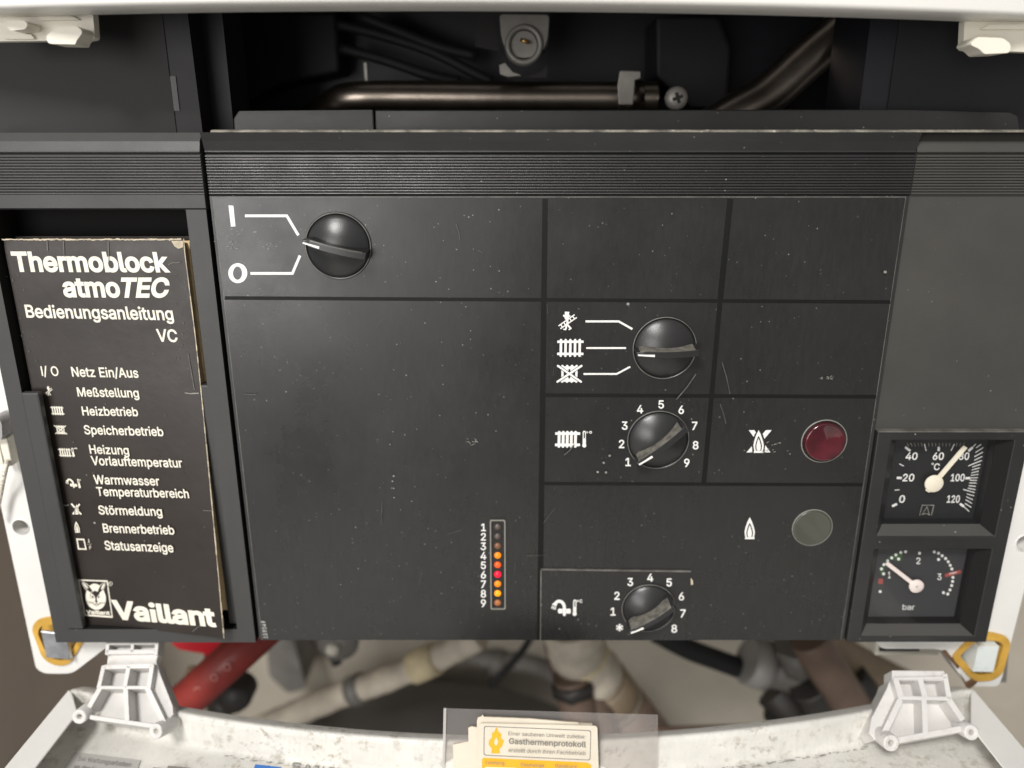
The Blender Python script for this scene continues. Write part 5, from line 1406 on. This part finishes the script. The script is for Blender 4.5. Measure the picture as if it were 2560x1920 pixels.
st = sticker('phone_sticker', [(637, 1909), (1000, 1945), (980, 2010), (600, 1975)], 'card')
i = Ink(lambda px, py, o: UZ(px, py, ZFL + 0.0005 + o), base=0.00004)
i.poly([(638, 1910.5), (704, 1917.5), (690, 1965), (620, 1958)], 'blue')
i.text('0 76 71 10', (762, 1931), (892, 1944), 21, 'text_grey', w=8, up=(0, -20))
i.stroke([(732, 1911), (736, 1907.5), (748, 1908.5), (752, 1912.5)], 4, 'text_grey'); i.poly([(735, 1913), (750, 1914.5), (753, 1921), (731, 1919)], 'text_grey')
i.build('sticker_text', st)

# card in a clear sleeve standing against the rear rim
cg = crop(1000, 1700, 2.911)
YC = -0.0395
prot = thing('record_card', 'cream service record card with orange flame in a clear sleeve', 'card', tuple(U(1340, 1900, YC)))
b = MB()
P = [U(*cg(*p), YC).xz for p in ((590, 318), (1400, 334), (1436, 340), (1448, 700), (1448, 980), (560, 960), (575, 330))]
b.prism(rounded([tuple(p) for p in P], 0.001), YC, YC + 0.0004, 'card')
fc_ = b.build('front_card', prot)
b = MB()
for dy, pts in ((0.0012, ((560, 300), (566, 275), (592, 268), (600, 254), (612, 270), (940, 282), (1300, 312), (1306, 345), (1300, 900), (560, 900))),
                (0.0020, ((497, 350), (520, 340), (560, 345), (640, 300), (1400, 318), (1395, 900), (500, 900))),
                (0.0028, ((385, 470), (505, 448), (600, 445), (600, 980), (395, 960)))):
    b.prism([tuple(U(*cg(*p), YC + dy).xz) for p in pts], YC + dy, YC + dy + 0.0005, 'card', mside='paper_edge')
b.build('rear_cards', prot)
i = Ink(plane(YC), base=0.00005)
fr = lambda g_: rounded([cg(*p) for p in ((610 + g_, 334 + g_), (1392 - g_, 366 + g_), (1386 - g_, 586 - g_), (608 + g_, 550 - g_))], 6)
i.ring(fr(0), fr(6), 'text_grey')
i.poly([cg(*p) for p in ((605, 566), (1360, 600), (1392, 618), (1390, 900), (598, 880), (596, 580))], 'orange')
i.poly([cg(*p) for p in ((620, 632), (846, 640), (846, 900), (620, 890))], 'card')
i.poly([cg(*p) for p in ((868, 645), (1380, 662), (1380, 900), (868, 890))], 'card')
i.poly([cg(*p) for p in ((700, 338), (715, 375), (738, 395), (735, 425), (756, 440), (745, 480), (722, 505), (728, 535), (664, 534), (668, 500), (645, 470), (648, 440), (668, 420), (668, 390), (690, 370))], 'orange')
i.poly([cg(*p) for p in ((700, 420), (714, 445), (708, 470), (697, 478), (686, 462), (688, 440))], 'card')
i.text('Einer sauberen Umwelt zuliebe:', (785, 402), (1350, 428), 9.2, 'text_grey', w=2, up=(0.2, -9.2), T=cg)
i.text('Gasthermenprotokoll', (790, 464), (1352, 490), 13.5, 'text_grey', w=16, up=(0.2, -13.5), T=cg)
i.text('erstellt durch Ihren Fachbetrieb', (785, 524), (1350, 548), 9.5, 'text_grey', w=2, slant=0.15, up=(0.2, -9.5), T=cg)
i.text('Leistung', (620, 612), (760, 618), 8.5, 'text_grey', w=2, up=(0, -8.5), T=cg)
i.text('Gasmenge', (874, 628), (1050, 636), 8.5, 'text_grey', w=2, up=(0, -8.5), T=cg)
i.text('Gasdruck', (1126, 636), (1288, 644), 8.5, 'text_grey', w=2, up=(0, -8.5), T=cg)
i.build('card_print', fc_)
b = MB()
P = [tuple(U(*cg(*p), YC - 0.0008).xz) for p in ((316, 254), (1890, 302), (1890, 980), (300, 960))]
b.prism(P, YC + 0.00345, YC + 0.0035, 'sleeve')
P = [tuple(U(*cg(*p), YC - 0.0009).xz) for p in ((312, 252), (332, 252), (322, 700), (302, 700))]
b.prism(P, YC + 0.0026, YC + 0.0034, 'sleeve_edge')
b.build('clear_sleeve', prot, weld=False)

# ================================================================== INSIDE THE DARK BOX above the panel
yb = 0.105
pipe = MB()
pa = [U(780, 300, 0.14), U(835, 262, 0.115), U(880, 246, yb), U(1000, 243, yb), U(1250, 245, yb), U(1600, 246, yb), U(1640, 246, yb)]
pipe.tube(smoothpath(pa, 8), 0.0082, 'copper', 22)
tag(pipe.build('copper_pipe'), 'level tarnished copper pipe across the dark opening', 'pipe')
p2 = MB()
p2.tube(smoothpath([U(1740, 345, 0.085), U(1835, 288, 0.085), U(1925, 232, 0.088), U(2030, 138, 0.09), U(2150, 42, 0.09), U(2290, -60, 0.09)], 8), 0.0105, 'copper', 22)
tag(p2.build('copper_pipe'), 'thick slanting pipe rising to the right in the dark opening', 'pipe')
brk = thing('pipe_clip', 'grey sheet clip holding the right end of the level copper pipe', 'clip', tuple(U(1570, 220, 0.09)))
c = MB()
c.prism([tuple(U(*p, 0.085).xz) for p in ((1550, 176), (1602, 178), (1602, 196), (1588, 200), (1583, 262), (1547, 262), (1544, 215))], 0.085, 0.0875, 'dull_metal')
c.build('clip_plate', brk, bevel=0.0005)
c = MB(); c.tube([U(1545, 246, yb - 0.001), U(1605, 246, yb - 0.001)], 0.0091, 'copper', 20); c.build('clip_band', brk)
port = thing('burner_port', 'pale cast plate with round socket and orange glint bar in the dark opening', 'burner port', tuple(U(1310, 120, 0.1)))
cp = crop(850, 0, 2.572)
yp = 0.095
c = MB()
P = [cp(*p) for p in ((1015, 80), (1355, 85), (1345, 250), (1325, 320), (1270, 372), (1180, 392), (1100, 370), (1045, 310), (1025, 230))]
P2 = [cp(*p) for p in ((1025, 92), (1345, 96), (1335, 250), (1310, 315), (1262, 358), (1180, 375), (1108, 356), (1060, 305), (1036, 230))]
c.prism(rounded([tuple(U(*p, yp).xz) for p in P], 0.002), yp, yp + 0.006, 'dark_metal')
c.prism(rounded([tuple(U(*p, yp - 0.001).xz) for p in P2], 0.002), yp - 0.001, yp + 0.002, 'dull_metal')
c.build('cast_plate', port, bevel=0.0006)
c = MB()
q = U(*cp(1183, 285), yp - 0.004)
c.lathe((q.x, yp - 0.004, q.z), [(0.0098, 0.005), (0.0094, 0.001), (0.0085, 0.0), (0.0068, 0.001), (0.0064, 0.004), (1e-5, 0.004)], 'dull_metal', 40, ms=['dull_metal', 'dull_metal', 'dull_metal', 'deep', 'deep'])
c.build('round_socket', port)
c = MB()
a, e = U(*cp(1160, 255), yp - 0.004), U(*cp(1215, 275), yp - 0.004)
c.tube([a, e], 0.0009, 'brass', 8); c.build('glint_bar', port)  # small bar added to paint an orange glint in the socket
c = MB()
c.prism([tuple(U(*cp(*p), yp + 0.004).xz) for p in ((860, 80), (1000, 82), (1010, 260), (1020, 330), (870, 300))], yp + 0.004, yp + 0.006, 'baffle')
c.prism([tuple(U(*cp(*p), yp + 0.004).xz) for p in ((1025, 425), (1060, 410), (1110, 470), (1165, 490), (1080, 498), (1030, 480))], yp + 0.0, yp + 0.004, 'dull_metal')
c.prism([tuple(U(*cp(*p), yp + 0.004).xz) for p in ((1180, 500), (1280, 470), (1330, 420), (1330, 500))], yp + 0.004, yp + 0.006, 'baffle')
c.build('mounting_bracket', port)
scw = thing('cross_screw', 'dull cross head screw right of the level copper pipe', 'screw', tuple(U(1693, 245, 0.08)))
c = MB()
q = U(1693, 245, 0.08); 
c.lathe((q.x, 0.08, q.z), [(0.0056, 0.003), (0.0056, 0.001), (0.0048, -0.0008), (0.0026, -0.0014), (1e-5, -0.0014)], 'dull_metal', 30)
c.build('screw_head', scw)
c = MB()
for a in (0.35, 0.35 + math.pi / 2):
    dx, dz = math.cos(a) * 0.0026, math.sin(a) * 0.0026
    nx, nz = -math.sin(a) * 0.0008, math.cos(a) * 0.0008
    c.prism([(q.x + dx + nx, q.z + dz + nz), (q.x - dx + nx, q.z - dz + nz), (q.x - dx - nx, q.z - dz - nz), (q.x + dx - nx, q.z + dz - nz)], 0.0784 if a < 1 else 0.07835, 0.079, 'deep')
c.build('cross_slot', scw)
for nm, pts, y, lab in (('edge_strip', ((2148, 278), (2152, 240), (2155, 214), (2163, 214), (2163, 245), (2157, 278)), 0.05, 'narrow bright sheet edge standing right of the slanting pipe'),
                        ('edge_strip', ((909, 157), (916, 157), (919, 206), (913, 206)), 0.11, 'narrow dim sheet edge above the left end of the copper pipe')):
    c = MB(); c.prism([tuple(U(*p, y).xz) for p in pts], y, y + 0.003, 'dull_metal'); tag(c.build(nm), lab, 'bracket')
blk = MB()
blk.prism([tuple(U(*p, 0.13).xz) for p in ((520, 30), (840, 30), (850, 180), (700, 210), (560, 280), (520, 280))], 0.13, 0.157, 'dark_metal')
tag(blk.build('burner_housing', bevel=0.002), 'dark box behind the left end of the copper pipe', 'housing')
wires = thing('cable_loom', 'dark cables sagging across the back of the opening', 'cables', tuple(U(1050, 130, 0.125)))
for pts in (((840, 60), (960, 90), (1080, 130), (1180, 180), (1230, 205)), ((900, 40), (1010, 84), (1100, 118), (1190, 140)), ((850, 120), (960, 150), (1080, 190), (1150, 205))):
    c = MB(); c.tube(smoothpath([U(x, y, 0.125) for x, y in pts]), 0.0028, 'hose', 10); c.build('cable', wires)
blk = MB()
blk.prism([tuple(U(*p, 0.12).xz) for p in ((1640, 40), (1800, 40), (1830, 120), (1820, 270), (1730, 270), (1640, 190))], 0.12, 0.157, 'dark_metal')
tag(blk.build('gas_valve_block', bevel=0.002), 'dark block behind the cross head screw', 'housing')

# ================================================================== PIPES UNDER THE BOILER, out of focus
rp = thing('red_pipe', 'red sleeved pipe slanting down behind the left hinge arm', 'pipe', tuple(U(540, 1690, 0.08)))
c = MB()
A, B = U(690, 1545, 0.085), U(360, 1845, 0.075)
c.tube([A, U(560, 1665, 0.081), B], 0.0118, 'red_hose', 28)
sleeve = c.build('pipe_sleeve', rp)
i = Ink(lambda px, py, o: U(px, py, 0.0685 - o), base=0.0001)
for x, y, r in ((568, 1668, 9), (535, 1694, 9), (493, 1727, 9), (456, 1758, 9)):
    i.ring(i.ell(x, y, r, r * 1.05), i.ell(x, y, r * 0.72, r * 0.75), 'pink_print')
i.build('sleeve_print', sleeve)
rv = thing('red_valve', 'glossy red valve handle under the panel beside the red pipe', 'valve', tuple(U(530, 1625, 0.12)))
c = MB()
c.prism(rounded([tuple(U(*p, 0.12).xz) for p in ((430, 1590), (612, 1590), (602, 1614), (566, 1622), (560, 1652), (528, 1650), (522, 1624), (452, 1612))], 0.003), 0.115, 0.128, 'red_gloss')
c.build('lever', rv, bevel=0.002)
c = MB(); c.tube([U(545, 1640, 0.125), U(535, 1700, 0.13)], 0.009, 'grey_valve', 16); c.tube([U(470, 1690, 0.13), U(560, 1690, 0.13)], 0.007, 'tan_pipe', 14); c.build('valve_body', rv)
kb = MB(); q = U(585, 1745, 0.13); kb.lathe((q.x, 0.125, q.z), [(1e-5, 0), (0.010, 0.001), (0.012, 0.006), (0.012, 0.02)], 'valve_dark', 24)
kb.tube([U(585, 1745, 0.14), U(540, 1775, 0.14)], 0.009, 'valve_dark', 14)
tag(kb.build('valve_knob'), 'dark round valve knob behind the red pipe', 'valve')

def wrapped(name, lab, pts, r, bands, m='wrap', mb='wrap_band'):
    t = thing(name, lab, 'pipe', tuple(pts[len(pts) // 2]))
    c = MB()
    sp_ = smoothpath(pts, 10)
    rg = random.Random(len(pts))
    rad = [r * (1 + rg.uniform(-0.05, 0.06)) for _ in sp_]
    c.tube(sp_, r, m, 20, radii=rad)
    c.build('pipe_wrap', t)
    for f0, f1, k, mm in bands:
        c = MB()
        a, e = sp_[int(f0 * (len(sp_) - 1))], sp_[int(f1 * (len(sp_) - 1))]
        c.tube([a, e], r * k, mm, 20)
        c.build('tape_band', t)
    return t
wrapped('wrapped_pipe', 'pale wrapped pipe with brown tape bands slanting left behind the dark drum', [U(1200, 1590, 0.17), U(1080, 1650, 0.175), U(960, 1700, 0.18), U(820, 1750, 0.19), U(640, 1825, 0.20)], 0.0100,
        ((0.24, 0.36, 1.25, 'yellow_foam'), (0.40, 0.415, 1.13, 'wrap_band'), (0.53, 0.545, 1.13, 'wrap_band'), (0.60, 0.66, 1.2, 'grey_valve'), (0.70, 0.715, 1.13, 'wrap_band')))
wrapped('wrapped_pipe', 'cream wrapped elbow pipe turning down to the right in the middle', [U(1430, 1560, 0.15), U(1445, 1630, 0.15), U(1490, 1690, 0.155), U(1560, 1780, 0.165), U(1640, 1880, 0.17)], 0.0205,
        ((0.30, 0.345, 1.04, 'yellow_foam'), (0.50, 0.52, 1.04, 'wrap_band'), (0.54, 0.72, 1.03, 'tan_pipe'), (0.72, 0.99, 1.04, 'brown_pipe')))
c = MB(); c.tube(smoothpath([U(1398, 1600, 0.16), U(1420, 1680, 0.155), U(1470, 1730, 0.145), U(1500, 1800, 0.14), U(1510, 1880, 0.14)]), 0.012, 'brown_pipe', 16)
tag(c.build('bent_pipe'), 'dark brown bent pipe left of the cream wrapped elbow', 'pipe')
c = MB(); c.tube(smoothpath([U(1428, 1690, 0.138), U(1438, 1740, 0.136), U(1450, 1800, 0.134), U(1452, 1890, 0.13)]), 0.0135, 'brown_pipe', 16)
c.tube([U(1432, 1700, 0.137), U(1437, 1728, 0.136)], 0.0165, 'valve_dark', 6)
tag(c.build('upright_pipe'), 'brown upright pipe with hex nut in front of the cream wrapped elbow', 'pipe')
dv = thing('drain_valve', 'small dark drain valve with cream button under the panel', 'valve', tuple(U(842, 1630, 0.15)))
c = MB(); q = U(842, 1610, 0.15); c.lathe((q.x, 0.15, q.z), [(0.013, 0.02), (0.0155, 0.002), (0.014, 0), (1e-5, -0.001)], 'grey_valve', 30); c.tube([U(835, 1640, 0.155), U(843, 1658, 0.155)], 0.004, 'valve_dark', 12); c.build('valve_body', dv)
c = MB(); q = U(829, 1628, 0.145); c.lathe((q.x, 0.145, q.z), [(0.0048, 0.003), (0.0045, 0.0), (1e-5, -0.001)], 'cream_plastic', 20); c.build('button', dv)
dr = MB()
top = U(1085, 1712, 0.2)
s0 = len(dr.v)
prof = [(1e-5, 0.0)] + [(0.150 * math.sin(a * math.pi / 40), -(0.085 * (1 - math.cos(a * math.pi / 40)))) for a in range(1, 21)] + [(0.150, -0.40)]
dr.lathe((top.x, 0.205, top.z - 0.066), [(r, d) for r, d in prof], 'drum', 72, axis='z')
dr.xf(lambda v: Vector((top.x - 0.012 + (v.x - top.x) * 1.32, v.y, v.z + 0.004)), s0)
tag(dr.build('expansion_drum', None), 'dark grey domed drum standing under the boiler', 'drum')
c = MB(); c.tube(smoothpath([U(1330, 1590, 0.19), U(1300, 1635, 0.19), U(1255, 1685, 0.19), U(1225, 1712, 0.19)]), 0.0028, 'hose', 10)
tag(c.build('thin_cable'), 'thin black cable hanging above the dark drum', 'cable')
bh = thing('black_hose', 'black hose ending in a pale metal collar under the panel', 'hose', tuple(U(1790, 1650, 0.15)))
c = MB(); c.tube(smoothpath([U(1640, 1580, 0.15), U(1720, 1622, 0.15), U(1800, 1652, 0.15), U(1872, 1678, 0.15)]), 0.0075, 'hose', 16); c.build('hose_line', bh)
c = MB(); c.tube([U(1866, 1650, 0.145), U(1890, 1658, 0.145), U(1914, 1664, 0.145)], 0.0170, 'nickel', 28, radii=[0.0165, 0.0175, 0.0175]); c.build('collar', bh)
gf = thing('grey_pipe_fitting', 'grey fitting with hex nut right of the pale metal collar', 'fitting', tuple(U(1970, 1670, 0.15)))
c = MB(); c.tube([U(1912, 1655, 0.15), U(1960, 1668, 0.15), U(2040, 1690, 0.15)], 0.0165, 'grey_valve', 22); c.build('fitting_body', gf)
c = MB(); c.tube([U(1985, 1610, 0.14), U(2000, 1668, 0.14)], 0.015, 'grey_valve', 6); c.build('hex_nut', gf)
c = MB(); c.tube(smoothpath([U(1935, 1725, 0.155), U(1965, 1760, 0.15), U(1985, 1800, 0.15), U(1990, 1860, 0.15)]), 0.015, 'valve_dark', 16, radii=None); c.tube([U(1918, 1782, 0.15), U(1990, 1800, 0.15)], 0.006, 'valve_dark', 12)
c.tube([U(1930, 1735, 0.156), U(2075, 1745, 0.15)], 0.0125, 'valve_dark', 14)
tag(c.build('black_valve'), 'black valve below the grey fitting', 'valve')
c = MB(); c.tube(smoothpath([U(2020, 1590, 0.12), U(2060, 1660, 0.12), U(2115, 1745, 0.12), U(2180, 1850, 0.12)]), 0.0135, 'brown_pipe', 18)
tag(c.build('brown_pipe'), 'brown pipe slanting down to the right hinge arm', 'pipe')
c = MB(); c.tube(smoothpath([U(1990, 1575, 0.16), U(2090, 1640, 0.16), U(2190, 1695, 0.16), U(2300, 1750, 0.16)]), 0.0165, 'tan_pipe', 18)
tag(c.build('tan_pipe'), 'tan pipe passing behind the right hinge arm', 'pipe')
c = MB(); c.tube(smoothpath([U(2020, 1710, 0.13), U(2050, 1760, 0.13), U(2070, 1850, 0.13)]), 0.014, 'valve_dark', 16); c.tube([U(2120, 1690, 0.145), U(2200, 1790, 0.145)], 0.013, 'valve_dark', 14)
tag(c.build('dark_pipe'), 'blackish pipes behind the brown pipe', 'pipe')
c = MB(); c.tube([U(1630, 1846, 0.13), U(2020, 1836, 0.13)], 0.008, 'brown_pipe', 14)
tag(c.build('level_pipe'), 'dark brown level pipe just above the flap rim', 'pipe')

wb = MB()
wb.prism(rounded([tuple(U(*p, 0.30).xz) for p in ((664, 1600), (735, 1605), (765, 1720), (720, 1735), (672, 1690))], 0.006), 0.30, 0.345, 'grey_valve')  # solid grey block painted in for a shadow on the wall
tag(wb.build('wall_shadow_block', bevel=0.003), 'grey block standing in for a shadow on the wall right of the red pipe', 'bracket')
c = MB(); c.tube(smoothpath([U(1130, 1590, 0.28), U(1190, 1640, 0.28), U(1330, 1660, 0.28), U(1420, 1700, 0.28)]), 0.0085, 'grey_valve', 14)
c.tube([U(1225, 1652, 0.28), U(1262, 1656, 0.28)], 0.0125, 'grey_valve', 6)
tag(c.build('wall_pipe'), 'grey wall pipe with hex nut running behind the thin black cable', 'pipe')
